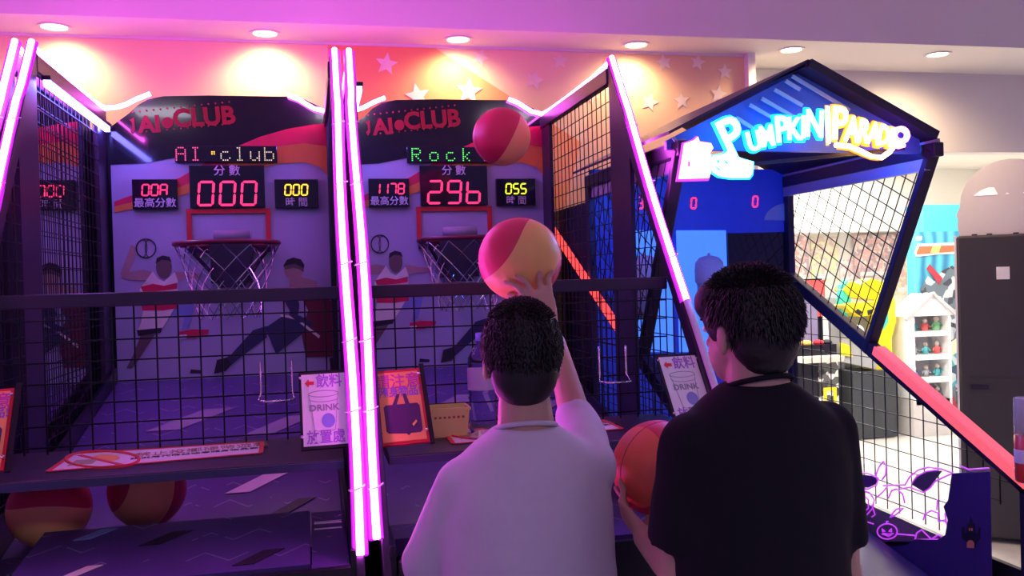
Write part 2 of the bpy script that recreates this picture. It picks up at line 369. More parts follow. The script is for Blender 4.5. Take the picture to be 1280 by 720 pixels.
    d1, d2 = .006, .005
    sw = [(143, 252), (225, 222), (262, 200), (297, 183), (325, 171), (360, 161), (390, 156), (419, 154.5)]
    mid = [(419, 183), (380, 179), (347, 183), (300, 198), (232, 231), (190, 247), (143, 258)]
    low = [(419, 219), (400, 209), (380, 203), (347, 205), (300, 218), (232, 243), (190, 256), (143, 266)]
    def clampx(p): p.x = max(-.464, min(.484, p.x)); return p
    B(MB().plate([clampx(bp(x, y, d1)) for x, y in sw+mid], (0, -1, 0), .0015), 'red_swoosh', REDP, pb)
    B(MB().plate([clampx(bp(x, y, d2)) for x, y in mid[::-1]+low], (0, -1, 0), .0015), 'orange_swoosh', ORANGEP, pb)
    # AI CLUB lettering with rows of lamps
    rv = Vector((1, 0, .075)).normalized(); uv_ = Vector((0, -.0, 1)) ; uv_ = (uv_ - rv*uv_.dot(rv)).normalized()
    for body, x, y, s, sx in (('AI', 187, 156.5, .103, 1.0), ('CLUB', 255, 147, .112, .98)):
        text(body, s, bp(x, y, .006), rv, uv_, 'red_lettering', mat('red_letter', (.24, .008, .025), .4, emit=(.7, .01, .03), es=.12), hd, off, .004, .004, sx=sx)
    B(MB().plate(ellipse_pts(lambda x, y: bp(x, y, .006), 209.5, 153.5, 7, 7), (0, -1, 0), .004), 'ball_mark', mat('red_letter', (0, 0, 0)), hd)
    B(MB().plate([bp(x, y, .006) for x, y in ((162, 150), (168, 147), (169, 163), (165, 167), (163, 163), (166, 160), (165, 153))], (0, -1, 0), .004), 'player_mark', mat('red_letter', (0, 0, 0)), hd)
    dm = MB()
    for k in range(15):
        for yy, sl in ((140, -.105), (166, -.09)):
            p = bp(166+k*8.6, yy+sl*k*8.6, .006); dm.plate(ellipse_pts(lambda a_, b2: p+Vector((a_, 0, b2)), 0, 0, .0045, .0045, 6), (0, -1, 0), .003)
    dmo = B(dm, 'lamp_row', mat('dim_red_lamp', (.3, .02, .04), .4, emit=(.6, .01, .05), es=.12), hd); dmo['kind'] = 'stuff'
    # dot-matrix sign
    def housing(x0, y0, x1, y1, name, th=.03):
        a, b_ = bp(x0, y0), bp(x1, y1)
        o = B(MB().box(a.x, b_.x, YB-th, YB, b_.z, a.z), name, GLOSS, bevel=.003); return o, a, b_
    o, a, b_ = housing(219, 183, 347, 204, 'dot_display')
    zc = (a.z+b_.z)/2; pz = (a.z-b_.z)*.86/7
    for ch, col, xo in dots:
        mb = MB(); x0 = a.x + (b_.x-a.x)*xo
        for r_, row in enumerate(DOT[ch].split()):
            for c_, v in enumerate(row):
                if v == '1':
                    cx_, cz_ = x0+(c_-2)*pz*1.02, zc+(3-r_)*pz
                    mb.plate([(cx_+.34*pz*math.cos(t), YB-.0302, cz_+.34*pz*math.sin(t)) for t in [i*math.pi/3 for i in range(6)]], (0, -1, 0), .0015)
        B(mb, 'dot_letter', col, o)
    # scoreboards
    def board(rect, digs, dm_, cap, w, h, t, cy, capy, cs, spread, name):
        o, a, b_ = housing(*rect, name); cxm = (a.x+b_.x)/2; W_ = b_.x-a.x; Z_ = a.z-b_.z
        for i, ch in enumerate(digs):
            B(digit_geo(ch, Vector((cxm + (i-(len(digs)-1)/2)*spread*W_, YB-.0303, b_.z+Z_*cy)), w, h, t), 'digit', dm_, o)
        text(cap, cs, (cxm, YB-.0306, b_.z+Z_*capy), (1, 0, 0), (0, 0, 1), 'caption', CAPTION, o, off, .0006, .0004)
        return o
    board((237, 207.5, 332, 259.5), score, LEDRED, '分 數', .062, .105, .0105, .33, .86, .052, .285, 'score_board')
    board((166, 225, 223.5, 262), best, LEDRED, '最高分數', .028, .048, .0062, .64, .2, .045, .20, 'best_score_board')
    board((343, 225, 398, 260.5), tm, tmmat, '時 間', .026, .048, .0062, .63, .19, .045, .19, 'timer_board')
    # red backboard frame, hoop
    fr = MB(); za, zb = bp(0, 0).z, 0
    xL, xR = bp(233, 262).x, bp(338, 262).x; zT, zB = bp(285, 261).z, bp(285, 303).z
    fr.box(xL, xR, YB-.014, YB, zT-.022, zT); fr.box(xL, xL+.022, YB-.014, YB, zB, zT-.022); fr.box(xR-.022, xR, YB-.014, YB, zB, zT-.022)
    B(fr, 'backboard_frame', RED)
    hx = .045; hy, hz, hr = 4.05, 1.865, .215
    hoop = B(MB().tube([(hx+hr*math.cos(t), hy+hr*math.sin(t), hz) for t in [i*2*math.pi/36 for i in range(36)]], .011, 8, True), 'hoop_rim', MAROONP, smooth=True)
    br = MB(); br.box(hx-.09, hx+.09, 4.22, 4.298, hz-.17, hz+.01); br.plate([(hx-.10, 4.27, hz-.005), (hx+.10, 4.27, hz-.005), (hx+.055, 4.27, hz-.19), (hx-.055, 4.27, hz-.19)], (0, -1, 0), .06)
    for sx in (-1, 1): br.bar((hx+sx*.17, hy+.06, hz-.01), (hx+sx*.06, 4.28, hz-.16), .012, .012)
    br.box(hx-.19, hx+.19, 4.265, 4.298, hz-.03, hz+.012)
    B(br, 'hoop_bracket', BLACK, hoop)
    B(MB().loft([((hx-.075, 4.24, hz+.045), (0, .025, 0), (0, 0, .025)), ((hx+.085, 4.24, hz+.045), (0, .028, 0), (0, 0, .028))], 14), 'sensor', mat('grey_plastic', (.28, .27, .32), .4), hoop, smooth=True)
    net = MB(); nN = 12; lv = 6
    for i in range(nN):
        for sgn in (1, -1):
            pts = []
            for j in range(lv+1):
                t = 2*math.pi*(i + sgn*j*.5)/nN; rr_ = hr*(1-.42*(j/lv)**.8)
                pts.append((hx+rr_*math.cos(t), hy+rr_*math.sin(t), hz-.012-j*.052))
            net.tube(pts, .0022, 4)
    B(net, 'chain_net', STEEL, hoop)
    # printed players on the back panel
    def art(name, pts, m, d=.0015):
        B(MB().plate([bp(130+x/3.274, 260+y/3.274, .001+d) for x, y in pts], (0, -1, 0), .001), name, m, pb)
    E_ = lambda cx_, cy_, rx, ry: [(cx_+rx*math.cos(t), cy_+ry*math.sin(t)) for t in [i*2*math.pi/18 for i in range(18)]]
    art('printed_arm', [(112,150),(68,268),(74,288),(120,296),(170,296),(205,262),(160,252),(104,262),(132,190),(128,160)], SKINP2)
    art('printed_arm', [(285,258),(330,262),(395,268),(405,285),(330,292),(295,300)], SKINP2)
    B(MB().tube([bp(130+x/3.274, 260+y/3.274, .004) for x, y in E_(172,165,40,39)], .003, 4, True), 'printed_ball', INK, pb)
    for e in (14, -14): B(MB().tube([bp(130+(172+e+18*math.sin(t)*(1 if e > 0 else -1)*-1)/3.274, 260+(165+36*math.cos(t))/3.274, .004) for t in [i*math.pi/8 for i in range(9)]], .002, 4), 'printed_ball_line', INK, pb)
    art('printed_head', E_(244,242,31,46), SKINP, .0035)
    art('printed_hair', [(212,228),(216,205),(240,194),(268,200),(276,222),(262,214),(236,212)], INK, .005)
    art('printed_jersey', [(200,258),(222,290),(246,302),(290,262),(302,300),(302,385),(160,390),(146,332),(170,300)], CREAM, .0025)
    art('printed_band', [(150,322),(200,310),(246,318),(300,306),(300,330),(246,338),(160,345)], REDP, .004)
    art('printed_band', [(150,380),(300,376),(306,410),(240,420),(158,420)], REDP, .004)
    art('printed_shorts', [(160,418),(290,408),(262,455),(238,492),(136,508),(152,468)], CREAM, .003)
    art('printed_hem', [(134,500),(238,490),(232,510),(140,524)], INK, .004)
    art('printed_leg', [(150,520),(212,514),(172,572),(130,640),(112,656),(92,656),(120,600)], SKINP, .0025)
    art('printed_leg', [(270,420),(310,380),(372,372),(362,430),(346,486),(318,500),(330,440),(282,446)], BLUEP, .002)
    art('printed_shoe', [(308,506),(360,496),(430,498),(426,514),(372,532),(310,532)], REDP, .0045)
    art('printed_sole', [(308,520),(340,518),(336,534),(308,534)], PAPER, .006)
    art('printed_shoe', [(355,660),(400,664),(398,676),(352,676)], INK, .002)
    art('printed_head', E_(776,250,40,44), SKINP2, .002)
    art('printed_hair', [(734,236),(748,212),(775,202),(806,210),(820,232),(816,262),(800,250),(770,244),(742,250)], INK, .0035)
    art('printed_headband', [(738,238),(780,228),(818,246),(816,258),(780,244),(742,252)], SKINP, .005)
    art('printed_arm', [(760,292),(800,280),(870,300),(880,350),(800,370),(740,410),(728,372),(760,340)], SKINP2, .002)
    art('printed_jersey', [(800,350),(870,340),(930,380),(940,470),(936,608),(826,610),(806,500),(836,420)], MAROONP, .0028)
    art('printed_forearm', [(732,370),(790,350),(800,400),(790,470),(752,470),(760,420)], NAVYP, .0035)
    art('printed_shorts', [(660,490),(740,436),(800,440),(860,470),(806,520),(704,598)], NAVYP, .004)
    art('printed_trim', [(800,470),(812,468),(884,522),(880,534)], CREAM, .006)
    art('printed_trim', [(722,436),(760,440),(780,456),(756,450),(724,444)], CREAM, .006)
    art('printed_leg', [(610,500),(668,482),(666,530),(560,610),(520,644),(470,630),(520,600)], NAVYP, .003)
    art('printed_shoe', [(462,622),(500,612),(522,640),(498,668),(450,678)], INK, .005)
    # side frames
    for sx in (-1, 1):
        x0, x1 = (sx*.482, sx*hw); X0, X1 = min(x0, x1), max(x0, x1)
        e = Vector((sx*.49, 0, 0))
        def yz(pts, th=.0155): return MB().plate([(X0, y, z) for y, z in pts], (1, 0, 0), X1-X0)
        B(MB().bar(e+Vector((0, 2.16, .90)), e+Vector((0, 3.285, 2.475)), .022, .055, up=(0, -1, .7)), 'front_post', BLACK, bevel=.003)
        B(MB().box(X0, X1, 2.17, 2.23, .05, .93), 'front_leg', BLACK)
        B(MB().box(sx*.4885-.015, sx*.4885+.012, 3.27, 4.30, 2.415, 2.475), 'top_rail', BLACK, bevel=.004)
        B(yz([(3.06, .95), (3.27, .95), (3.27, 2.42), (3.235, 2.40), (3.06, 2.155)]), 'wide_post', BLACK)
        B(yz([(4.15, 1.2), (4.30, 1.2), (4.30, 2.42), (4.15, 2.42)]), 'rear_post', BLACK)
        B(MB().bar(e+Vector((0, 3.27, 1.06)), e+Vector((0, 4.30, 1.27)), .02, .05), 'ramp_rail', BLACK)
        ms = MB()
        for i in range(15):
            y = 3.27+.0587*i
            if y < 4.15: ms.box(sx*.488-.0016, sx*.488+.0016, y-.0016, y+.0016, 1.06+(y-3.27)*.2, 2.42)
        for i in range(23):
            z = 1.12+.0587*i; y0 = max(3.27, 3.27+(z-1.06)/.2*0); ms.box(sx*.488+.0018, sx*.488+.005, y0, 4.15, z-.0016, z+.0016)
        for i in range(14):
            y = 2.36+.0587*i
            if y < 3.06: ms.box(sx*.488-.0016, sx*.488+.0016, y-.0016, y+.0016, 1.02, .93+(y-2.16)*1.4)
        for i in range(18):
            z = 1.07+.0587*i; y0 = 2.16+(z-.90)/1.4+.02
            if y0 < 3.05: ms.box(sx*.488+.0018, sx*.488+.005, y0, 3.06, z-.0016, z+.0016)
        B(ms, 'side_mesh', WIRE)
        # neon tube down the slanted post, over the top rail and along the header shoulder
        nrm = Vector((0, -1.4, 1)).normalized()*.033
        px_ = sx*(.4985 if sx > 0 else .494)
        zend = (1.0 if sx > 0 else 1.03)
        def onpost(z, wob=0.): return Vector((px_+wob-(2.5-z)*(.005 if sx > 0 else .009), 3.285-(2.475-z)/1.4, z)) + nrm
        zs = [2.50 - (2.50-zend)*i/26 for i in range(27)]
        wob = [.0045*math.sin(z*5.3+sx)*(1 if z < 2.3 else .2) for z in zs]
        pts = [onpost(z, w_) for z, w_ in zip(zs, wob)]
        if dimtube and sx > 0:
            k = next(i for i, z in enumerate(zs) if z < 1.60)
            B(MB().tube(pts[k:], .0115, 8), 'unlit_tube', OFFTUBE, smooth=True); pts = pts[:k+1]
        tube = B(MB().tube(pts, .0098, 10), 'neon_tube', NEON, smooth=True)
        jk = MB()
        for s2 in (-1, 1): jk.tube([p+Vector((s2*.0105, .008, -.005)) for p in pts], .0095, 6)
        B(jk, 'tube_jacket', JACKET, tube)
        for z in (2.2, 1.98, 1.72, 1.50, 1.32, 1.14):
            if not (dimtube and sx > 0 and z < 1.62):
                p = onpost(z); B(MB().tube([p+Vector((.020*math.cos(t), .008*math.cos(t)**2-.0145*math.sin(t), .006*math.cos(t))) for t in [i*math.pi/8 for i in range(9)]], .0025, 4), 'tube_clip', mat('white_clip', (.8, .7, .85), .4), tube)
        tp2 = [(px_, 3.28, 2.505), (px_, 3.5, 2.492), (px_, 3.9, 2.488), (px_-sx*.004, 4.18, 2.487), (px_-sx*.02, 4.27, 2.484)]
        s_ = -1 if sx < 0 else 1
        sh_ = [(.455, 2.492), (.43, 2.497), (.40, 2.515), (.36, 2.54), (.315, 2.556)] if sx > 0 else [(-.455, 2.488), (-.43, 2.490), (-.39, 2.503), (-.34, 2.53), (-.285, 2.553)]
        B(MB().tube(tp2 + [(x, 4.275, z) for x, z in sh_], .010, 8), 'top_neon_tube', NEON, smooth=True)
    # violet lamp bar under the left rail
    lb = B(MB().box(-.474, -.446, 3.30, 4.25, 2.395, 2.41), 'lamp_bar', BLACK)
    for k in range(5): B(MB().box(-.470, -.450, 3.305+.188*k, 3.305+.188*k+.178, 2.375, 2.395), 'lamp_segment', UVBAR, lb)
    # gate: bar, wire mesh, cup ring
    gt = B(MB().box(-.478, .478, 2.73, 2.77, 1.632, 1.672), 'gate_bar', mat('dark_purple_metal', (.04, .032, .06), .35, .3), bevel=.004)
    gm = MB(); xs = [-.465+.0598*i for i in range(16)]
    for x in xs: gm.box(x-.0022, x+.0022, 2.748, 2.752, 1.22, 1.632)
    for i in range(7): z = 1.24+.0595*i; gm.box(-.478, .478, 2.744, 2.748, z-.0022, z+.0022)
    B(gm, 'gate_mesh', WIRE, gt)
    cr = MB(); cc = Vector((.285, 2.68, 1.345))
    cr.tube([cc+Vector((.045, .055, .11)), cc+Vector((.045, .055, .02)), cc+Vector((.05, .035, 0))]+[cc+Vector((.05*math.cos(t), .035-.05*math.sin(t), 0)) for t in [i*math.pi/12 for i in range(1, 12)]]+[cc+Vector((-.05, .035, 0)), cc+Vector((-.045, .055, .02)), cc+Vector((-.045, .055, .11))], .0035, 6)
    B(cr, 'cup_ring', STEEL, gt, smooth=True)
    # acrylic signs on the slanted posts
    nP = Vector((0, -1.4, 1)).normalized()
    def sign(corners, name, c_paper, frame, dx):
        q_ = [onP(*c) - Vector((dx, 0, 0)) for c in corners]      # tl tr br bl
        ex = ((q_[1]-q_[0])+(q_[2]-q_[3])).normalized(); ey = nP.cross(ex).normalized()*1.0
        cen = sum(q_, Vector())/4; W_ = ((q_[1]-q_[0]).length+(q_[2]-q_[3]).length)/2; H_ = ((q_[0]-q_[3]).length+(q_[1]-q_[2]).length)/2
        P_ = lambda u, v, d=0: cen + ex*(u*W_/2) + ey*(v*H_/2) + nP*d
        rt = B(MB().plate([P_(-1.12, -1.08), P_(1.12, -1.08), P_(1.12, 1.08), P_(-1.12, 1.08)], nP, -.008), name, frame)
        B(MB().plate([P_(-1, -1), P_(1, -1), P_(1, 1), P_(-1, 1)], nP, .0015), 'sheet', c_paper, rt)
        bt = MB()
        for u in (-1.06, 1.06):
            for v in (.9, -.75): bt.ell(P_(u, v, .003), ex*.005, ey*.005, nP*.004, 8, 6)
        B(bt, 'bolt', STEEL, rt)
        return rt, P_, ex, ey, W_, H_
    rt, P_, ex, ey, W_, H_ = sign(((377, 469), (431, 466), (436, 554), (379, 559)), 'drink_sign', PAPER, BLACKP, CX1)
    tx = lambda body, s, u, v, m_, sx_=1., bold=.0006: text(body, s, P_(u, v, .002), ex, ey, 'sign_text', m_, rt, off, .0005, bold, sx=sx_)
    tx('飲料', .044, .26, .76, PURPLEINK, .80); tx('放置處', .042, 0, -.80, PURPLEINK, .80); tx('DRINK', .026, -.02, .02, GREYINK)
    B(MB().plate([P_(-.85, .74, .002), P_(-.66, .86, .002), P_(-.66, .79, .002), P_(-.42, .79, .002), P_(-.42, .69, .002), P_(-.66, .69, .002), P_(-.66, .62, .002)], nP, .0006), 'red_arrow', REDINK, rt)
    cup = MB(); cup.tube([P_(-.02+.68*math.cos(t), .42+.09*math.sin(t), .002) for t in [i*math.pi/10 for i in range(20)]], .0008, 4, True)
    for sg in (-1, 1): cup.tube([P_(-.02+sg*.68, .42, .002), P_(-.02+sg*.60, .2, .002), P_(-.02+sg*.46, -.58, .002)], .0008, 4)
    cup.tube([P_(-.02+.65*math.cos(t), .28+.09*math.sin(t), .002) for t in [math.pi+i*math.pi/10 for i in range(11)]], .0008, 4)
    cup.tube([P_(-.02+.46*math.cos(t), -.58+.05*math.sin(t), .002) for t in [math.pi+i*math.pi/10 for i in range(11)]], .0008, 4)
    B(cup, 'cup_drawing', GREYINK, rt)
    B(MB().plate([P_(.14+.30*math.cos(t), -.34+.20*math.sin(t), .002) for t in [i*math.pi/12 for i in range(24)]], nP, .0006), 'blue_spot', mat('pale_blue_ink', (.26, .30, .68), .5), rt)
    rt, P_, ex, ey, W_, H_ = sign(((472, 467), (524, 464), (531, 548), (476, 555)), 'bag_sign', mat('amber_paper', (.95, .40, .14), .45), RED, CX2)
    B(MB().plate([P_(1.14, -1.1, -.012), P_(1.36, -1.1, -.012), P_(1.36, 1.25, -.012), P_(1.14, 1.25, -.012)], nP, .006), 'backing_strip', BLACKP, rt)
    tx('請注意', .050, .0, .70, mat('pink_ink', (.62, .06, .42), .5), .85); tx('隨身物品!', .034, .05, .40, mat('violet_ink', (.30, .10, .62), .5), .80)
    B(MB().plate([P_(-.80, -.02, .002), P_(-.7, .04, .002), P_(.78, .04, .002), P_(.88, -.04, .002), P_(.86, -.74, .002), P_(.76, -.80, .002), P_(.30, -.80, .002), P_(.2, -.86, .002), P_(.1, -.80, .002), P_(-.70, -.76, .002), P_(-.80, -.70, .002)], nP, .0008), 'bag_picture', mat('plum_ink', (.09, .02, .12), .5), rt)
    for u in (-.38, .22): B(MB().plate([P_(u, .04, .002), P_(u+.2, .04, .002), P_(u*.45+.2, .34, .002), P_(u*.45+.05, .34, .002)], nP, .0008), 'bag_handle', mat('plum_ink', (0,0,0)), rt)
    B(MB().plate([P_(.42, -.56, .003), P_(.62, -.44, .003), P_(.66, -.5, .003), P_(.46, -.62, .003)], nP, .0006), 'bag_tag', YELLOWP, rt)
    return root

make_machine(CX1, 'black framed hoop machine whose dot sign reads AI club and score 000', [('A', LEDPINK, .06), ('I', LEDPINK, .20), ('.', LEDYEL, .36), ('c', LEDPALE, .49), ('l', LEDPALE, .63), ('u', LEDPALE, .78), ('b', LEDPALE, .92)], '00A', '000', '000', LEDYEL)
make_machine(CX2, 'black framed hoop machine whose dot sign reads Rock and score 296', [('R', LEDGRN, .10), ('o', LEDGRN, .29), ('c', LEDGRN, .47), ('k', LEDGRN, .65), ('Y', LEDPINK, .84)], '1178', '296', '055', LEDLIME, dimtube=True)
make_machine(CX1-PITCHX, 'hoop machine standing behind the meshed side of the AI club machine', [('A', LEDPINK, .06), ('I', LEDPINK, .20), ('.', LEDYEL, .36), ('c', LEDPALE, .49), ('l', LEDPALE, .63), ('u', LEDPALE, .78), ('b', LEDPALE, .92)], '000', '000', '000', LEDRED)
#PART2
# ------------------------------------------------------------------ pumpkin machine
XL_, XR_, YP = 1.225, 2.20, 3.85
PO = (1.71, 3.3, 0)
pk = empty('pumpkin_machine', PO, 'gabled black shooting machine with glowing PUMPKIN neon sign and red rails', 'arcade machine')
def K(mb, name, m, parent=pk, **k): return mb.build(name, m, parent, PO, **k)
LILAC = mat('lit_lilac_metal', (.40, .34, .50), .35, .2)  # lavender light on the rail insides is put into this colour
DKBLUE = mat('blue_glow_panel', (.07, .13, .60), .35)  # blue glow inside the machine is put into the panel colour
BLUELIT = mat('backlit_blue_window', (.1, .2, .6), .3, emit=(.06, .22, 1.), es=1.1)
CYANF = mat('cyan_neon', (.7, .9, 1), .4, emit=(.03, .42, 1.), es=30.)
CYANB = mat('cyan_sign_glow', (.05, .4, .6), .4, emit=(0., .45, 1.), es=3.2)
MAGF = mat('violet_neon_sign', (.9, .7, 1), .4, emit=(.70, .12, 1.), es=16.)
MAGB = mat('violet_sign_glow', (.4, .05, .5), .4, emit=(.72, .05, .95), es=.9)
AMBF = mat('amber_neon_sign', (1, .9, .6), .4, emit=(1., .48, .11), es=11.)
AMBB = mat('amber_sign_glow', (.6, .35, .05), .4, emit=(1., .42, .03), es=1.1)
REDLED = mat('red_light_strip', (.6, .05, .05), .4, emit=(1., .07, .06), es=1.5)
PINKLED = mat('pink_red_light_strip', (.7, .15, .18), .4, emit=(1., .13, .14), es=.85)
EDGELIT = mat('edge_lit_violet', (.5, .1, .6), .4, emit=(.62, .06, .9), es=.8)
ACRYL = mat('clear_acrylic', (.85, .85, .95), .06, alpha=.12)
DKPUR = mat('purple_print', (.060, .035, .19), .4)
K(MB().box(XL_+.02, XR_-.02, 2.50, YP, .08, .46), 'cabinet_body', BLACKP)
for x in (1.35, 2.07):
    for y in (2.65, 4.3): K(MB().box(x-.03, x+.03, y-.03, y+.03, 0, .08), 'foot', BLACK)
K(MB().box(XL_, XR_-.01, YP+.03, 4.45, .08, 2.02), 'rear_cabinet', mat('matt_black_panel', (.012, .011, .018), .8), bevel=.01)
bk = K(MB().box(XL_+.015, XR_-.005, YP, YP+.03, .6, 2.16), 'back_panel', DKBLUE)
def pb2(x, y, d=0.): return atY(x, y, YP-d)
for x0, x1 in ((775, 838), (845, 907)):
    K(MB().plate([pb2(x0, 288, .001), pb2(x1, 288, .001), pb2(x1+4, 440, .001), pb2(x0+4, 440, .001)], (0, -1, 0), .004), 'blue_window', BLUELIT, bk)
K(MB().plate([pb2(908, 292, .001), pb2(982, 290, .001), pb2(986, 440, .001), pb2(912, 440, .001)], (0, -1, 0), .012), 'dark_door', GLOSS, bk)
K(MB().plate([pb2(955, 275, .002)]+[pb2(985-30*math.cos(t), 276-22*math.sin(t), .002) for t in [i*math.pi/2/6 for i in range(7)]]+[pb2(985, 276, .002)], (0, -1, 0), .004), 'arched_pane', mat('pale_window', (.35, .42, .6), .2), bk)
for ch, x, y in (('8', 788, 254), ('3', 801, 254), ('0', 867, 254), ('0', 944, 252)):
    K(digit_geo(ch, pb2(x, y, .003), .024, .048, .007), 'digit', LEDRED, bk)
WOOL = mat('grey_wool', (.52, .48, .50), .9, bump=.4, scale=90)
for px in (805, 887):
    c = pb2(px, 352, .09)
    t = K(MB().lathe([(.052, -.16), (.056, -.02), (.058, 0)], c, 20), 'target_figure', mat('grey_felt', (.45, .36, .42), .8), smooth=True)
    K(MB().lathe([(.058, -.01), (.065, 0), (.066, .055), (.062, .088), (.045, .108), (.02, .116), (.002, .118)], c, 20), 'cap', WOOL, t, smooth=True)
    K(MB().ell(c+Vector((0, 0, .122)), (.008, 0, 0), (0, .008, 0), (0, 0, .008), 8, 6), 'pompom', WOOL, t)
    K(MB().box(c.x-.01, c.x+.01, c.y, YP, c.z-.14, c.z-.12), 'target_arm', BLACK, t)
rpl = K(MB().plate([(XL_+.02, 2.46, .50), (XR_-.05, 2.46, .50), (XR_-.05, YP, .74), (XL_+.02, YP, .74)], (0, -.2, 1), -.03), 'ramp', mat('grey_violet_print', (.07, .05, .15), .4))
K(MB().box(XL_+.01, XR_-.01, 2.40, 2.50, .08, .56), 'front_apron', DKPUR)
# roof
eR, ap, eL = atY(1175, 164, 2.78), atY(1010, 74, 2.78), atY(836, 164, 2.78)
up2 = Vector((0, 0, -.035)); bkv = Vector((0, 1.12, 0))
K(MB().plate([ap, eR, eR+bkv, ap+bkv], (eR-ap).cross(Vector((0, 1, 0))), .03 if (eR-ap).cross(Vector((0, 1, 0))).z < 0 else -.03), 'roof_slope', BLACK)
K(MB().plate([eL, ap, ap+bkv, eL+bkv], (0, 0, 1), -.010), 'roof_slope', BLACK)
GABLE = mat('blue_glow_gable', (.10, .20, .75), .35)  # blue glow of the signs is put into the gable colour
gv = Vector((0, .07, -.02))
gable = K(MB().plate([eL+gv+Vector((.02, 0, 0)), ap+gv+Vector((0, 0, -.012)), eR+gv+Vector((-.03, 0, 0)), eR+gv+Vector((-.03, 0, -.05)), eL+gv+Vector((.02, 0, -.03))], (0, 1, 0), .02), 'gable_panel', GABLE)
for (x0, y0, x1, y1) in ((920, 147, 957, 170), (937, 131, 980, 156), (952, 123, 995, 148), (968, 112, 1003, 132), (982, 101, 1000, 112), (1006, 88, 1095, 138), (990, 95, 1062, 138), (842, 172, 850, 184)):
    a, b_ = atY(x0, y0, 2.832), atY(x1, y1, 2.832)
    K(MB().bar(a, b_, .012, .007, up=(0, -1, 0)), 'gable_slat', mat('lit_line_slat', (.55, .65, .85), .3), gable)  # pale slat colour carries the brightness of the lit lines
K(MB().bar(ap+Vector((0, 0, -.015)), eR+Vector((-.02, 0, -.015)), .03, .03), 'fascia', BLACK)
# side frames
def clipline(p, d, poly):
    ts = []
    n = len(poly)
    for i in range(n):
        a, b_ = poly[i], poly[(i+1) % n]; ex, ey = b_[0]-a[0], b_[1]-a[1]; den = d[0]*ey-d[1]*ex
        if abs(den) < 1e-9: continue
        t = ((a[0]-p[0])*ey-(a[1]-p[1])*ex)/den; u = ((a[0]-p[0])*d[1]-(a[1]-p[1])*d[0])/den
        if -1e-6 <= u <= 1+1e-6: ts.append(t)
    if len(ts) < 2: return None
    t0, t1 = min(ts), max(ts)
    return None if t1-t0 < .01 else ((p[0]+d[0]*t0, p[1]+d[1]*t0), (p[0]+d[0]*t1, p[1]+d[1]*t1))
yzp = lambda x, y: (lambda q: (q.y, q.z))(atX(x, y, XR_))
tF, tN, bB, bF = (2.82, 2.09), (3.24, 1.34), (3.84, 1.655), (2.40, .97)
for X, sx in ((XL_, -1), (XR_, 1)):
    P3 = lambda q, dx=0.: Vector((X+dx, q[0], q[1]))
    K(MB().box(X-.02, X+.02, 2.79, YP, 2.075, 2.125), 'top_rail', BLACK, bevel=.004)
    K(MB().box(X-.022 if sx > 0 else X, X if sx > 0 else X+.022, 2.84, YP-.01, 2.03, 2.072), 'inner_rail', LILAC)
    K(MB().bar(P3((2.82, 2.10)), P3(tN), .03, .045, up=(1, 0, 0)), 'leaning_post', BLACK, bevel=.004)
    K(MB().bar(P3(bB if sx > 0 else (4.42, 1.93)), P3(bF), .04, .055), 'sloping_rail', BLACK, bevel=.004)
    K(MB().box(X-.015, X+.015, YP-.04, YP, .9, 2.08), 'rear_post', BLACK)
    K(MB().box(X-.012, X+.012, 2.80, YP+.02, 2.12, (eR if sx > 0 else eL).z-.022), 'eave_board', LILAC)
    K(MB().box(X-.02, X+.02, 2.36, 2.43, .08, .98), 'front_post', BLACK)
    K(MB().plate([(X-.01, 2.43, .08), (X-.01, YP, .08), (X-.01, YP, .95), (X-.01, 3.3, .72), (X-.01, 2.66, .70), (X-.01, 2.43, .70)], (1, 0, 0), .02), 'side_board', BLACKP)
    A = Vector((tN[0]-tF[0], tN[1]-tF[1])); b0, b1 = yzp(1003, 230), yzp(1114, 307); Bd = (b1[0]-b0[0], b1[1]-b0[1])
    poly = [(YP-.04, 2.075), (2.83, 2.075), tN, (YP-.04, 1.655)]
    ms = MB()
    for k in range(-6, 26):
        q = yzp(985+k*12.2, 300); c_ = clipline(q, A, poly)
        if c_: ms.tube([P3(c_[0]), P3(c_[1])], .0022, 4)
    for k in range(-8, 12):
        q = yzp(1040, 300+k*21.5); c_ = clipline(q, Bd, poly)
        if c_: ms.tube([P3(c_[0], .003), P3(c_[1], .003)], .0022, 4)
    K(ms, 'diamond_mesh', WIRE)
    poly = [(YP-.04, 1.62), (YP-.04, .96), (3.3, .73), (2.66, .72), (2.46, .99)]; ms = MB()
    for k in range(18):
        c_ = clipline((YP-.04-.075*k, 1.), (0, 1), poly)
        if c_: ms.tube([P3(c_[0]), P3(c_[1])], .0022, 4)
    for k in range(12):
        c_ = clipline((3., .76+.07*k), (1, 0), poly)
        if c_: ms.tube([P3(c_[0], .003), P3(c_[1], .003)], .0022, 4)
    K(ms, 'square_mesh', WIRE)
    # red light strips along the rails
    if sx > 0:
        d_ = Vector((0, bF[0]-tN[0], bF[1]-1.372)); p0 = P3((3.17, 1.3385))
        n_ = Vector((0, -.472, 1)).normalized()*.030
        K(MB().bar(p0+n_+Vector((0, -.0, 0)), P3(bF)+n_, .036, .010), 'light_strip', PINKLED)
        K(MB().bar(p0+Vector((-.022, 0, .016)), P3(bF)+Vector((-.022, 0, .016)), .006, .036), 'light_strip_side', PINKLED)
    else:
        p0, p1 = Vector((X-.022, 4.40, 1.925)), Vector((X-.022, 3.30, 1.403))
        K(MB().bar(p0, p1, .006, .052), 'light_strip', REDLED)
K(MB().box(XR_-.012, XR_+.03, 2.32, 2.36, .70, .95), 'front_light', PINKLED)
K(MB().tube([(XR_-.02, 2.31, .70), (XR_+.02, 2.31, .655)], .008, 6), 'front_tube', NEON)
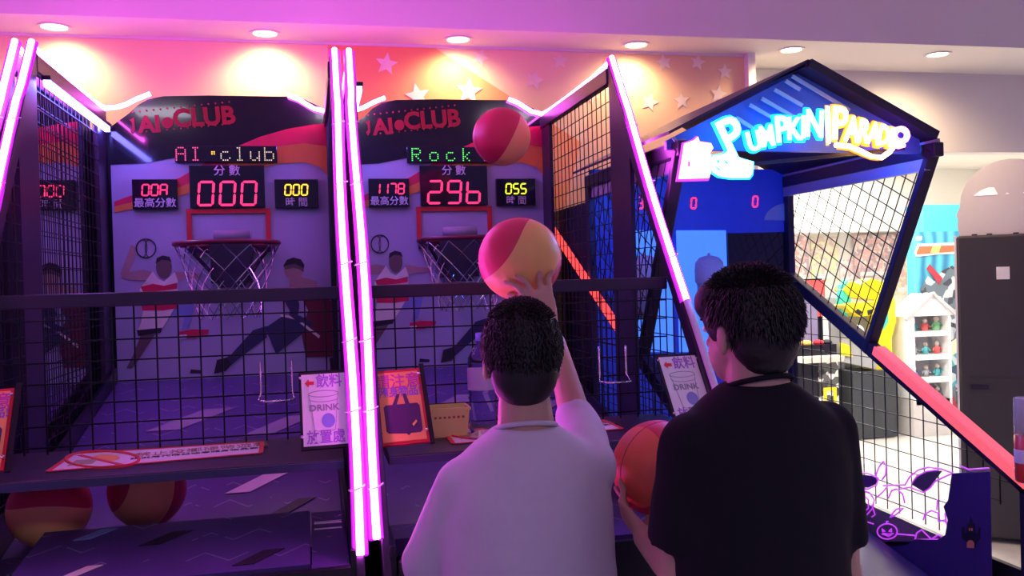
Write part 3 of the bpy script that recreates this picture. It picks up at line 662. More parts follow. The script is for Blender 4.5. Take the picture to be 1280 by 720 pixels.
# edge-lit acrylic with bats on the right side
XA = XR_-.035
fz = lambda x, y: atX(1050+x/4.8, 560+y/4.8, XA)
ac = K(MB().plate([fz(60, 560), fz(60, 130), fz(120, 95), fz(230, 95), fz(270, 75), fz(292, 110), fz(290, 185), fz(360, 192), fz(400, 170), fz(420, 125), fz(520, 80), fz(620, 72), fz(720, 95), fz(780, 128), fz(905, 120), fz(910, 560)], (-1, 0, 0), .006), 'acrylic_panel', ACRYL)
for nm, ls in (('bat_outline', [[(270,225),(350,222),(400,220),(430,170),(480,130),(540,115),(620,125),(685,150)],[(440,215),(470,170),(530,140),(600,130)],[(300,300),(320,255),(350,245),(385,275),(398,330)],[(230,295),(270,260),(290,235)],[(370,245),(430,235),(510,265),(550,240),(580,200),(640,170),(685,152)],
      [(235,200),(225,160),(245,110),(270,80),(288,110),(284,160),(262,190)],[(120,150),(170,150),(200,160),(240,180),(230,220),(180,245),(145,245)],[(145,250),(190,270),(215,310),(205,360),(170,400),(145,405)],[(150,280),(180,310),(180,360),(150,385)],[(200,340),(220,400),(200,412)]]),
      ('cat_outline', [[(510,430),(520,395),(560,375),(600,390),(600,440),(640,430),(665,490)],[(640,390),(650,450),(668,495)],[(595,310),(592,370)]]),
      ('flying_bat_outline', [[(310,415),(345,400),(390,360),(350,365),(330,385),(315,410)]]),
      ('grave_outline', [[(460,550),(470,510),(500,490),(530,520),(560,548),(460,550)],[(560,545),(600,520),(640,545)]]),
      ('ground_line', [[(145,435),(210,455)],[(350,515),(460,525)],[(560,548),(640,550)],[(782,128),(905,120)],[(740,110),(782,128)]]),
      ('pumpkin_outline', [[(293+60*math.cos(t), 500+46*math.sin(t)) for t in [i*math.pi/10 for i in range(21)]],[(290,455),(288,440),(298,440)],[(262,485),(280,500),(266,502),(262,485)],[(318,484),(302,500),(318,502),(318,484)],[(262,515),(285,522),(300,530),(330,510),(300,516),(275,512),(262,515)]]),
      ('second_pumpkin_outline', [[(70+22*math.cos(t), 500+26*math.sin(t)) for t in [i*math.pi/8 for i in range(17)]]])):
    if nm == 'ground_line':
        for l_ in ls: K(MB().tube([fz(x, y)+Vector((-.007, 0, 0)) for x, y in l_], .0028, 5), nm, EDGELIT, ac)
        continue
    mb = MB()
    for l_ in ls: mb.tube([fz(x, y)+Vector((-.007, 0, 0)) for x, y in l_], .0028, 5)
    K(mb, nm, EDGELIT, ac)
K(MB().plate([fz(x, y)+Vector((-.0065, 0, 0)) for x, y in ((440,218),(475,172),(540,140),(625,135),(580,195),(550,235),(512,262))], (-1, 0, 0), .001), 'bat_wing', mat('grey_wing_print', (.16, .13, .18), .4), ac)
K(MB().plate([fz(x, y)+Vector((-.0065, 0, 0)) for x, y in ((128,160),(200,165),(236,185),(225,215),(180,238),(132,235))], (-1, 0, 0), .001), 'bat_face', mat('violet_face_print', (.20, .06, .26), .4), ac)
cp = K(MB().plate([fz(x, y)+Vector((-.010, 0, 0)) for x, y in ((690,150),(920,140),(930,800),(60,800),(70,585),(200,572),(330,590),(420,580),(470,545),(600,550),(650,520),(665,430),(640,350),(668,310))], (-1, 0, 0), .003), 'printed_night_panel', DKPUR, ac)
K(MB().plate([fz(x, y)+Vector((-.014, 0, 0)) for x, y in ((755,540),(750,480),(762,470),(770,510),(782,505),(785,450),(795,460),(805,410),(818,455),(828,450),(832,505),(848,508),(855,470),(864,480),(860,545),(838,560),(832,598),(784,598),(780,560))], (-1, 0, 0), .001), 'castle_print', INK, ac)
K(MB().plate([fz(x, y)+Vector((-.0155, 0, 0)) for x, y in ((786,596),(786,565),(800,550),(818,552),(830,568),(830,598))], (-1, 0, 0), .001), 'castle_door_print', mat('orange_door_print', (.8, .35, .16), .5), ac)
for x in (802, 816): K(MB().plate([fz(x-4, 478)+Vector((-.0155, 0, 0)), fz(x+4, 478)+Vector((-.0155, 0, 0)), fz(x+4, 495)+Vector((-.0155, 0, 0)), fz(x-4, 495)+Vector((-.0155, 0, 0))], (-1, 0, 0), .001), 'castle_window_print', mat('orange_door_print', (0,0,0)), ac)
# neon signs in front of the gable
YN = 2.755
lbr = K(MB().box(XL_+.06, XR_-.06, 2.90, 2.935, 2.135, 2.15), 'added_glow_bar', BLACK)  # added lamps, hidden behind the gable, that strengthen the blue glow inside
for k in range(4): K(MB().box(XL_+.08+k*.205, XL_+.08+k*.205+.19, 2.905, 2.93, 2.12, 2.135), 'added_glow_lamp', mat('added_blue_glow', (.3, .4, 1), .4, emit=(.03, .13, 1.), es=110.), lbr)
sg = K(MB().bar(atY(850, 214, YN+.03), atY(1130, 186, YN+.03), .012, .012), 'sign_bracket', BLACK)
for x, y in ((870, 190), (1000, 170), (1090, 165)): K(MB().bar(atY(x, y, YN+.03), atY(x, y, 2.86), .01, .01), 'sign_bracket_arm', BLACK, sg)
def letter(ch, px, py, hpx, rot, mF, mB, sx=1., bold=.0045):
    c = atY(px, py, YN); s = hpx/1120*(c-EYE).dot(FW)*1.38; r = math.radians(rot)
    rr, uu = Vector((math.cos(r), 0, math.sin(r))), Vector((-math.sin(r), 0, math.cos(r)))
    l = text(ch, s, c+Vector((0, -.012, 0)), rr, uu, 'neon_letter', mF, pk, PO, .004, bold, sx=sx)
    text(ch, s, c, rr, uu, 'letter_glow', mB, l, PO, .006, bold+.007, sx=sx)  # larger glowing plate put behind the letter to imitate its glow
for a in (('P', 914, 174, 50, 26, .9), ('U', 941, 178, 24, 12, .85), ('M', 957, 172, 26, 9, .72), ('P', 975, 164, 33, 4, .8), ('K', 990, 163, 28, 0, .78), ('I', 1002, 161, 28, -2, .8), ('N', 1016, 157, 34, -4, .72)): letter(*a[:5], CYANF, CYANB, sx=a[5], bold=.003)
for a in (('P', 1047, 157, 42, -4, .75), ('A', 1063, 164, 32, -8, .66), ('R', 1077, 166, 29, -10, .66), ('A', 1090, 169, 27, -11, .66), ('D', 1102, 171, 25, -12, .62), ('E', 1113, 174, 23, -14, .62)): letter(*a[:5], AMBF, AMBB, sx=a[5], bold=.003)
def blob(name, pts, mF, mB, y=YN):
    c = [atY(x, yy, y) for x, yy in pts]; m_ = sum(c, Vector())/len(c)
    l = K(MB().plate([p+Vector((0, -.008, 0)) for p in c], (0, -1, 0), .008), name, mF)
    K(MB().plate([m_+(p-m_)*1.1 for p in c], (0, -1, 0), .006), name+'_edge', mB, l); return l  # wider emissive plate put in for the glow around the sign
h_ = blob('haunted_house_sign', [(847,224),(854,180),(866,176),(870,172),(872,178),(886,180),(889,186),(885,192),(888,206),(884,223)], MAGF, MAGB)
K(MB().plate([atY(x, y, YN-.017) for x, y in ((860,202),(862,202),(862,208),(860,208))], (0, -1, 0), .002), 'house_window', MAGB, h_)
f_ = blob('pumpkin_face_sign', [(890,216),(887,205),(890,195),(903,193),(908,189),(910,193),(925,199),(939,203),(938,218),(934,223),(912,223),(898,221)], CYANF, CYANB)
for pts in (((896,201),(899,200),(898,204)),((905,200),(910,204),(908,205)),((894,208),(900,212),(899,213))): K(MB().plate([atY(x, y, YN-.017) for x, y in pts], (0, -1, 0), .002), 'face_mark', CYANB, f_)
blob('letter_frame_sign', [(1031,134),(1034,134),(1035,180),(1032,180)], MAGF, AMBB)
K(MB().tube([atY(x, y, YN-.012) for x, y in ((1044,181),(1062,183),(1076,189),(1090,196),(1102,197),(1112,190),(1117,183))], .009, 8), 'underline_neon', AMBF, smooth=True)
K(MB().tube([atY(x, y, YN-.016) for x, y in ((1046,186),(1062,188),(1075,194),(1088,199),(1098,200))], .003, 6), 'underline_edge_neon', AMBB, smooth=True)
sk = K(MB().tube([atY(1126+8*math.cos(t), 169+8*math.sin(t), YN-.012) for t in [i*math.pi/8 for i in range(16)]], .010, 8, True), 'skull_sign', MAGF, smooth=True)
K(MB().tube([atY(x, y, YN-.012) for x, y in ((1117,181),(1123,183),(1130,181))], .009, 8), 'skull_jaw', MAGF, sk, smooth=True)
# ledge beside the pumpkin machine with a red bottle
lz = atY(1276, 603, 2.36).z
pe = empty('bottle_stand', (2.37, 2.38, 0), 'slim black stand beside the end of the red rail', 'stand')
MB().box(-.12, .12, -.08, .08, lz-.03, lz).build('stand_top', BLACK, pe); MB().box(-.02, .02, -.02, .02, .02, lz-.03).build('stand_post', BLACK, pe); MB().box(-.11, .11, -.08, .08, 0, .02).build('stand_base', BLACK, pe)
c = atY(1284, 603, 2.36); bt = empty('drink_bottle', (c.x, c.y, lz), 'red labelled clear drink bottle on the slim stand', 'bottle')
MB().lathe([(.030, 0), (.034, .006), (.034, .145)], n=20).build('red_sleeve', mat('red_sleeve', (.75, .06, .05), .35), bt, smooth=True)
MB().lathe([(.0335, .145), (.034, .20), (.033, .26), (.030, .262)], n=20).build('clear_top', mat('clear_plastic', (.9, .9, .95), .08, alpha=.3), bt, smooth=True)
MB().lathe([(.0345, .06), (.0348, .062), (.0348, .10), (.0345, .102)], n=20).build('white_band', PAPER, bt, smooth=True)

# ------------------------------------------------------------------ balls
def ball_mat(name, colA, colB, k, thr, bend):
    m = mat(name, colA, .42); nt, b = nodes(m)
    tc = nt.nodes.new('ShaderNodeTexCoord'); sp = nt.nodes.new('ShaderNodeSeparateXYZ'); nt.links.new(tc.outputs['Object'], sp.inputs[0])
    v = mnode(nt, 'ADD', sp.outputs[0], mnode(nt, 'MULTIPLY', mnode(nt, 'MULTIPLY', sp.outputs[2], sp.outputs[2]), bend))
    f = mnode(nt, 'GREATER_THAN', mnode(nt, 'ABSOLUTE', mnode(nt, 'SUBTRACT', v, k)), thr)
    nzb = nt.nodes.new('ShaderNodeTexNoise'); nzb.inputs['Scale'].default_value = 400; nt.links.new(tc.outputs['Object'], nzb.inputs['Vector'])
    bpn = nt.nodes.new('ShaderNodeBump'); bpn.inputs['Strength'].default_value = .15; bpn.inputs['Distance'].default_value = .002
    nt.links.new(nzb.outputs[0], bpn.inputs['Height']); nt.links.new(bpn.outputs[0], b.inputs['Normal'])
    nt.links.new(mixcol(nt, f, colB, colA), b.inputs['Base Color']); return m
BALLM = ball_mat('red_and_orange_ball', (.66, .035, .09), (1., .50, .20), .010, .062, 3.)
BALLM2 = ball_mat('red_and_yellow_ball', (.66, .05, .10), (.88, .50, .16), .045, .055, 3.)
BALLM1 = ball_mat('red_capped_orange_ball', (.66, .035, .09), (1., .50, .20), -.05, .078, 2.)
BALLM4 = ball_mat('half_red_half_orange_ball', (.66, .04, .09), (.92, .48, .16), -.06, .06, 1.)
BALLM3 = ball_mat('red_ball', (.68, .04, .08), (.85, .16, .09), -.085, .032, 1.)
def ball(p, r, rot, label, m):
    mb = MB(); mb.ell((0,0,0), (r,0,0), (0,r,0), (0,0,r), 40, 24)
    o = mb.build('basketball', m, smooth=True); o.location = p; o.rotation_euler = rot; tag(o, label, 'ball', 'two-tone basketballs')
    sm = MB()
    for k, e in ((0, 0.),):
        sm.tube([(r*.9995*math.cos(t), 0, r*.9995*math.sin(t)) for t in [i*2*math.pi/40 for i in range(40)]], .0012, 4, True)
    sm.build('seam', mat('ball_seam', (.30, .03, .04), .5), o); return o
RB = .11
b1 = atD(57, 634, 2.53); b1.z = .951+RB+max(0, b1.y-2.72)*.2038; b1.x += .010; ball(b1, RB, (0, math.radians(-84), .2), 'red and orange basketball with red upper half beside the slanted post', BALLM1)
b2 = atD(184, 614, 2.66); b2.z = .951+RB+max(0, b2.y-2.72)*.2038; ball(b2, RB, (.1, math.radians(22), .15), 'red and orange basketball with a broad orange middle under the notice shelf', BALLM)
b3 = atD(627, 171, 3.40); ball(b3, RB, (0, math.radians(208), .25), 'red and orange basketball flying in front of the header board', BALLM4)
BALL4 = atD(650, 324, 2.36); ball(BALL4, RB, (.1, math.radians(40), -.4), 'red and yellow basketball held up in the shooting hand', BALLM2)
BALL5 = atD(824, 585, 2.08); ball(BALL5, RB, (.1, math.radians(10), .3), 'mostly red basketball held beside the black shirt', BALLM3)

# ------------------------------------------------------------------ things on the shelf
SZ = 1.22
a0, a1 = atZ(540, 548, SZ), atZ(584, 545, SZ); bc = (a0+a1)/2; bc.y += .04; wb = (a1-a0).length
bk_ = empty('plastic_basket', (bc.x, bc.y, SZ), 'small yellow plastic basket on the shelf beside the bag sign', 'basket')
YEL = mat('yellow_plastic', (.85, .78, .26), .4)
mb = MB(); hw2, hd2, hh2 = wb/2, .04, .082
def ringpts(f, z): return [Vector((sx*hw2*f, sy*hd2*f, z)) for sx, sy in ((-1,-1),(1,-1),(1,1),(-1,1))]
lo_o, hi_o, lo_i, hi_i = ringpts(1, 0), ringpts(1.16, hh2), ringpts(.95, .004), ringpts(1.11, hh2)
mb.add(lo_o+hi_o+lo_i+hi_i, [(3,2,1,0)]+[(i,(i+1)%4,4+(i+1)%4,4+i) for i in range(4)]+[(8+i,12+i,12+(i+1)%4,8+(i+1)%4) for i in range(4)]+[(4+i,4+(i+1)%4,12+(i+1)%4,12+i) for i in range(4)]+[(8,9,10,11)])
mb.build('tub', YEL, bk_)
rim = MB(); rp_ = ringpts(1.17, hh2)
for i in range(4): rim.bar(rp_[i], rp_[(i+1) % 4], .006, .008)
rim.build('rim', YEL, bk_)
for sy, off_ in ((-1, .001), (1, -.0035)):
    for k in range(7): 
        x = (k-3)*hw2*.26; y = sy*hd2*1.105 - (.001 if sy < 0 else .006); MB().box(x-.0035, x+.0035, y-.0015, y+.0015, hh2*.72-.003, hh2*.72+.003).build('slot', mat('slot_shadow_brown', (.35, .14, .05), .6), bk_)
c = atZ(607, 545, SZ); c.y += .03
wb_ = empty('water_bottle', (c.x, c.y, SZ), 'clear plastic water bottle with pale label and blue cap on shelf', 'bottle')
PET = mat('clear_pet', (.9, .92, 1.), .05, trans=1., ior=1.15, var=.02)
prof = [(.030, 0), (.040, .004), (.043, .02)]
for k in range(7): prof += [(.043, .03+k*.016), (.040, .038+k*.016)]
prof += [(.043, .155), (.043, .21), (.040, .23), (.028, .252), (.014, .27), (.0135, .285)]
MB().lathe(prof, n=24).build('body', PET, wb_, smooth=True)
MB().lathe([(.0436, .135), (.0438, .136), (.0438, .195), (.0436, .196)], n=24).build('label_wrap', mat('pale_label', (.45, .42, .60), .4), wb_, smooth=True)
MB().lathe([(.0165, .279), (.017, .28), (.017, .299), (.015, .302)], n=20).build('cap', mat('blue_cap', (.22, .30, .85), .4), wb_, smooth=True)
# crumpled clear wrapper beside it
c = atZ(603, 547, SZ)
cw = MB(); random.seed(3)
cw.ell((0, 0, .012), (.042, 0, 0), (0, .022, 0), (0, 0, .012), 14, 8)
cw.v = [(x*(1+random.uniform(-.2, .2)), y*(1+random.uniform(-.2, .2)), max(0, z*(1+random.uniform(-.35, .35)))) for x, y, z in cw.v]
o = cw.build('plastic_wrapper', mat('crumpled_film', (.75, .65, .62), .12, alpha=.55)); o.location = (c.x, c.y-.035, SZ); tag(o, 'crumpled clear plastic wrapper lying at the foot of the water bottle', 'wrapper')
#PART3
# ------------------------------------------------------------------ shop beyond
POST = []
def poster_mat(name, c1, c2, c3, sc):
    m = mat(name, c1, .5); nt, b = nodes(m)
    tc = nt.nodes.new('ShaderNodeTexCoord'); v = nt.nodes.new('ShaderNodeTexVoronoi'); v.inputs['Scale'].default_value = sc; nt.links.new(tc.outputs['Object'], v.inputs['Vector'])
    sp = nt.nodes.new('ShaderNodeSeparateColor'); nt.links.new(v.outputs['Color'], sp.inputs[0])
    a = mixcol(nt, mnode(nt, 'GREATER_THAN', sp.outputs[0], .45), c1, c2); nt.links.new(mixcol(nt, mnode(nt, 'GREATER_THAN', sp.outputs[1], .7), a, c3), b.inputs['Base Color']); return m
PM = [poster_mat('pink_collage', (.90, .78, .74), (.84, .52, .50), (.55, .42, .46), 22), poster_mat('cream_collage', (.92, .84, .72), (.80, .62, .55), (.92, .84, .52), 20), poster_mat('lilac_collage', (.80, .74, .84), (.86, .60, .60), (.92, .88, .85), 22)]
for i, (x0, x1, y0, y1) in enumerate(((985, 1012, 292, 352), (1014, 1048, 296, 350), (1050, 1078, 310, 350), (1066, 1128, 294, 346), (1118, 1143, 300, 368))):
    a, b_ = atY(x0, y0, 11.47), atY(x1, y1, 11.47)
    if i == 2: a.z = b_.z + .3
    yy = 11.48 if i != 3 else 11.44
    o = empty('wall_poster', ((a.x+b_.x)/2, yy, b_.z), ['pink collage poster at the shop wall corner', 'cream collage poster on the shop wall beside the pink corner poster', 'small lilac collage poster half under the big one', 'big pink collage poster above the yellow racing cabinet', 'tall cream collage poster behind the white house shelf'][i], 'poster', 'shop wall posters')
    hx_, hz_ = (b_.x-a.x)/2, a.z-b_.z
    MB().box(-hx_, hx_, -.008, .02 if i == 3 else 0.018, 0, hz_).build('sheet', PM[[0, 1, 2, 0, 1][i]], o)
    MB().box(-hx_*.8, hx_*.8, -.010, -.008, hz_*.05, hz_*.14).build('caption_strip', PAPER, o)
# green hanging sign
a, b_ = atY(990, 214, 7.0), atY(1062, 232, 7.0)
o = empty('hanging_sign', ((a.x+b_.x)/2, 7.0, b_.z), 'pale green sign hanging from the shop ceiling', 'sign')
MB().box(a.x-(a.x+b_.x)/2, b_.x-(a.x+b_.x)/2, -.02, .02, 0, a.z-b_.z).build('board', mat('pale_green_board', (.50, .70, .50), .5), o)
MB().box(-.12, .12, -.023, -.02, .03, .08).build('dark_badge', INK, o)
for x in (-.15, .15): MB().box(x-.004, x+.004, -.004, .004, a.z-b_.z, 3.0-b_.z).build('hanger', STEEL, o)
# shop soffit box
a = atY(1000, 262, 10.6)
tag(MB().box(XM+.2, 9, 10.6, 11.5, a.z-.28, 3.0).build('trim_2', SHOPW), kind='structure')
tag(MB().box(XM+.2, 9, 10.52, 10.6, a.z-.3, a.z-.22).build('trim_3', mat('bright_trim', (.9, .88, .85), .4)), kind='structure')

def cabinet_base(px, py): return atZ(px, py, 0)
# red framed game
c = atZ(1024, 553, 0); rg = empty('arcade_cabinet', (c.x, c.y+.3, 0), 'red framed screen game with a cluttered white console', 'arcade machine')
dep = (c-EYE).dot(FW); sc = dep/1120
W2 = 29*sc
MB().box(-W2, W2, -.28, .3, 0, .95).build('body', BLACKP, rg)
MB().box(-W2, W2, -.05, .3, .95, atY(1030, 348, c.y+.3).z).build('screen_housing', BLACKP, rg)
zt, zb = atY(1030, 350, c.y+.25).z, atY(1030, 440, c.y+.25).z
fr = MB(); fr.box(-W2, W2, -.10, -.05, zt-.09, zt); fr.box(-W2, -W2+.08, -.10, -.05, zb, zt-.09); fr.box(W2-.08, W2, -.10, -.05, (zb+zt)/2, zt-.09)
fr.build('red_frame', mat('red_plastic', (.80, .10, .10), .35), rg)
MB().box(-W2+.08, W2-.08, -.085, -.05, zb+.1, zt-.09).build('screen', mat('dim_screen', (.20, .17, .28), .2, emit=(.20, .17, .30), es=.5), rg)
MB().box(-W2+.02, W2, -.095, -.05, zb, zb+.1).build('white_strip', PAPER, rg)
MB().plate([(-W2, -.42, .84), (W2, -.42, .84), (W2, -.05, zb), (-W2, -.05, zb)], (0, -.5, 1), -.06).build('console', mat('console_white', (.75, .68, .62), .4), rg)
for k, (x, m_) in enumerate(((-.18, RED), (-.05, YELLOWP), (.08, RED), (.17, INK))): MB().ell((x, -.2, .965), (.055, 0, 0), (0, .05, 0), (0, 0, .03), 12, 6).build('button', m_, rg, smooth=True)
fp = MB().box(.02, W2, -.30, -.28, .12, .82).build('front_art', poster_mat('black_white_art', (.04, .04, .05), (.70, .70, .68), (.10, .10, .10), 16), rg)
f2 = MB(); 
for (x0, x1, z0, z1) in ((.06, W2-.03, .50, .53), (.06, W2-.03, .30, .33), (.06, .09, .33, .50), (W2-.06, W2-.03, .33, .50)): f2.box(x0, x1, -.31, -.30, z0, z1)
f2.build('yellow_frame', mat('signal_yellow', (.90, .70, .02), .4), rg)
# yellow racing game
c = atZ(1094, 549, 0); yg = empty('racing_cabinet', (c.x, c.y+.35, 0), 'yellow and teal racing game with black base in the bright shop', 'arcade machine')
SY = mat('signal_yellow', (0,0,0)); TEAL = mat('teal_plastic', (.06, .62, .52), .4)
sc = (c-EYE).dot(FW)/1120; yb = c.y+.35
fx = lambda x, y, d=0.: atY(x, y, yb+d) - Vector((c.x, yb, 0))
MB().plate([fx(1066, 466, -.34), fx(1121, 462, -.34), Vector((fx(1122, 549, -.34).x, -.34, .01)), Vector((fx(1066, 549, -.34).x, -.34, .01))], (0, 1, 0), .6).build('base', mat('charcoal_panel', (.045, .05, .06), .5), yg)
MB().plate([fx(1050, 372), fx(1102, 366), fx(1108, 462), fx(1056, 466)], (0, 1, 0), .25).build('screen_back', mat('grey_housing', (.35, .36, .38), .5), yg)
hdm = MB(); hdm.plate([fx(x, y, -.12) for x, y in ((1056,362),(1064,352),(1076,356),(1090,348),(1104,353),(1106,370),(1098,374),(1066,372))], (0, 1, 0), .2); hdm.build('top_hood', SY, yg)
MB().plate([fx(x, y, -.10) for x, y in ((1066,362),(1100,360),(1104,378),(1064,380))], (0, 1, 0), .06).build('marquee', mat('grey_marquee', (.42, .42, .52), .4), yg)
MB().plate([fx(x, y, -.2) for x, y in ((1056,382),(1066,379),(1100,377),(1097,386),(1090,394),(1074,396),(1064,390))], (0, 1, 0), .22).build('lower_hood', SY, yg)
MB().plate([fx(x, y, -.205) for x, y in ((1072,386),(1078,390),(1074,394),(1068,390))], (0, -1, 0), .006).build('hood_mark', INK, yg)
MB().plate([fx(x, y, -.205) for x, y in ((1084,388),(1092,386),(1090,391),(1085,394))], (0, -1, 0), .006).build('hood_mark', INK, yg)
MB().plate([fx(x, y, -.08) for x, y in ((1054,356),(1060,350),(1064,376),(1058,402),(1062,412),(1050,404))], (0, 1, 0), .1).build('teal_side', TEAL, yg)
MB().plate([fx(x, y, -.25) for x, y in ((1108,352),(1114,360),(1119,378),(1120,402),(1114,424),(1116,452),(1108,476),(1092,472),(1100,440),(1104,410),(1102,384))], (0, 1, 0), .3).build('yellow_arm', SY, yg)
MB().plate([fx(x, y, -.255) for x, y in ((1104,386),(1109,384),(1110,402),(1104,412),(1102,400))], (0, -1, 0), .008).build('teal_inlay', TEAL, yg)
MB().ell(fx(1072, 414, -.28), (8*sc, 0, 0), (0, .06, 0), (0, 0, 8*sc), 14, 8).build('seat_top', PAPER, yg, smooth=True)
MB().plate([fx(1052, 424, -.3), fx(1096, 446, -.3), fx(1096, 462, -.3), fx(1052, 452, -.3)], (0, 1, 0), .2).build('dash', mat('grey_housing', (0,0,0)), yg)
MB().plate([fx(1050, 428, -.32), fx(1062, 432, -.32), fx(1066, 446, -.32), fx(1052, 444, -.32)], (0, 1, 0), .015).build('dash_trim', SY, yg)
# white house-shaped display shelf
c = atZ(1150, 546, 0); ds = empty('display_shelf', (c.x, c.y+.15, 0), 'white house-shaped display shelf full of little toys', 'shelf')
yb = c.y+.15; fx2 = lambda x, y, d=0.: atY(x, y, yb+d) - Vector((c.x, yb, 0)); WH = mat('white_laminate', (.86, .86, .88), .35)
xl, xr = fx2(1128, 460).x, fx2(1176, 460).x; zt = fx2(1150, 394).z; zp = fx2(1150, 367).z; dd = .16
zb = fx2(1150, 497).z
MB().box(xl, xr, -dd, dd, 0, zb).build('lower_cupboard', mat('warm_white_panel', (.62, .60, .60), .4), ds)
MB().box(xl, xr, dd-.02, dd, zb, zt).build('back_board', WH, ds)
for x in (xl, xr-.03): MB().box(x, x+.03, -dd, dd-.02, zb, zt).build('upright', WH, ds)
MB().plate([(xl-.05, -dd-.02, zt), (xr+.05, -dd-.02, zt), ((xl+xr)/2, -dd-.02, zp)], (0, 1, 0), 2*dd).build('gable', WH, ds)
MB().bar(((xl+xr)/2, -dd-.03, zp), (xr+.09, -dd-.03, zt-.03), .03, .03).build('roof_edge', mat('grey_edge', (.55, .55, .58), .5), ds); MB().bar(((xl+xr)/2, -dd-.03, zp), (xl-.09, -dd-.03, zt-.03), .03, .03).build('roof_edge', mat('grey_edge', (0,0,0)), ds)
ys = [fx2(1150, y).z for y in (413, 442, 470, 497)]
for z in ys: MB().box(xl+.03, xr-.03, -dd, dd-.02, z-.05, z).build('shelf_board', WH, ds)
random.seed(11)
TOYC = [('teal', (.10, .45, .50)), ('blue', (.15, .25, .60)), ('red', (.70, .12, .12)), ('grey', (.35, .37, .42)), ('green', (.20, .50, .25))]
for zi, z in enumerate(ys):
    nth = ['top', 'second', 'third', 'lowest'][zi]
    for k in range(3):
        nm, col = TOYC[(zi*3+k*2) % 5]; x = xl+.09+k*(xr-xl-.18)/2; s = random.uniform(.7, 1.1)
        t = empty('toy_figure', (c.x+x, yb-.06, z), 'little %s toy figure on the %s shelf of the white display, %s' % (nm, nth, ('beside the left upright', 'in its middle', 'beside the right upright')[k]), 'toy', 'toys on the white display shelf')
        m_ = mat('toy_'+nm, col, .4)
        MB().loft([((0, 0, 0), (.035*s, 0, 0), (0, .03*s, 0)), ((0, 0, .04*s), (.03*s, 0, 0), (0, .025*s, 0)), ((0, 0, .07*s), (.038*s, 0, 0), (0, .022*s, 0)), ((0, 0, .085*s), (.012*s, 0, 0), (0, .012*s, 0))], 12).build('body', m_, t, smooth=True)
        MB().ell((0, 0, .105*s), (.026*s, 0, 0), (0, .024*s, 0), (0, 0, .026*s), 12, 8).build('head', mat('toy_face', (.75, .62, .55), .5), t, smooth=True)
        for sx in (-1, 1): MB().tube([(sx*.034*s, 0, .065*s), (sx*.055*s, -.01, .035*s)], .009*s, 6).build('arm', m_, t)
# blue pillar and tall poster stand
YS2 = yb+.45
a, b_ = atY(1154, 256, YS2+.3), atY(1222, 300, YS2+.3)
tag(MB().box(a.x, b_.x, YS2+.3, YS2+.6, 0, a.z).build('column_1', mat('cyan_column', (.06, .42, .58), .4)), kind='structure')
pa, pb_ = atY(1142, 290, YS2), atY(1218, 290, YS2)
ps = empty('poster_stand', ((pa.x+pb_.x)/2, YS2, 0), 'tall blue poster board with a dark machine picture and red banner', 'poster board')
hxx = (pb_.x-pa.x)/2
PBLUE = mat('streaked_blue_print', (.05, .25, .42), .4); nt, b = nodes(PBLUE)
tc = nt.nodes.new('ShaderNodeTexCoord'); wvn = nt.nodes.new('ShaderNodeTexWave'); wvn.inputs['Scale'].default_value = 2.2; wvn.inputs['Distortion'].default_value = 3; wvn.bands_direction = 'X'; nt.links.new(tc.outputs['Object'], wvn.inputs['Vector'])
nt.links.new(mixcol(nt, wvn.outputs[0], (.03, .17, .32), (.10, .45, .62)), b.inputs['Base Color'])
MB().box(-hxx, hxx, -.02, .02, .0, pa.z).build('board', PBLUE, ps)
g = lambda x, y, d=.021: atY(x, y, YS2-d) - Vector(((pa.x+pb_.x)/2, YS2, 0))
def pp(name, pts, m, d=.021): MB().plate([g(x, y, d) for x, y in pts], (0, -1, 0), .004).build(name, m, ps)
pp('banner_border', ((1143,315),(1147,305),(1200,303),(1200,317),(1172,318),(1145,321)), PAPER); pp('banner', ((1146,315),(1149,308),(1200,306),(1200,314),(1146,318)), mat('red_banner', (.75, .12, .06), .4), .026)
pp('banner_mark', ((1163,316),(1166,308),(1176,307),(1173,316)), mat('gold_mark', (.95, .70, .15), .4), .031)
pp('small_badge', ((1145,296),(1152,295),(1152,300),(1145,301)), PAPER)
ART = poster_mat('dark_machine_art', (.05, .06, .08), (.12, .16, .20), (.45, .50, .55), 14); ART2 = poster_mat('teal_machine_art', (.10, .40, .45), (.55, .65, .68), (.05, .10, .14), 12)
pp('machine_art', ((1150,362),(1160,345),(1168,352),(1178,338),(1190,332),(1200,340),(1200,420),(1182,430),(1170,410),(1160,385)), ART, .026)
pp('machine_cannon', ((1158,336),(1162,330),(1178,348),(1174,356)), mat('dark_red_art', (.35, .04, .06), .4), .031)
pp('machine_art', ((1164,420),(1200,400),(1200,470),(1178,490),(1166,450)), ART2, .026)
pp('machine_light_art', ((1170,440),(1200,420),(1200,438),(1172,455)), mat('pale_yellow_art', (.80, .80, .50), .4), .031)
pp('machine_art', ((1176,500),(1200,475),(1200,560),(1180,555)), ART, .026)
pp('machine_figure', ((1182,505),(1192,495),(1197,510),(1195,545),(1184,540)), mat('dark_red_art', (0,0,0)), .031)
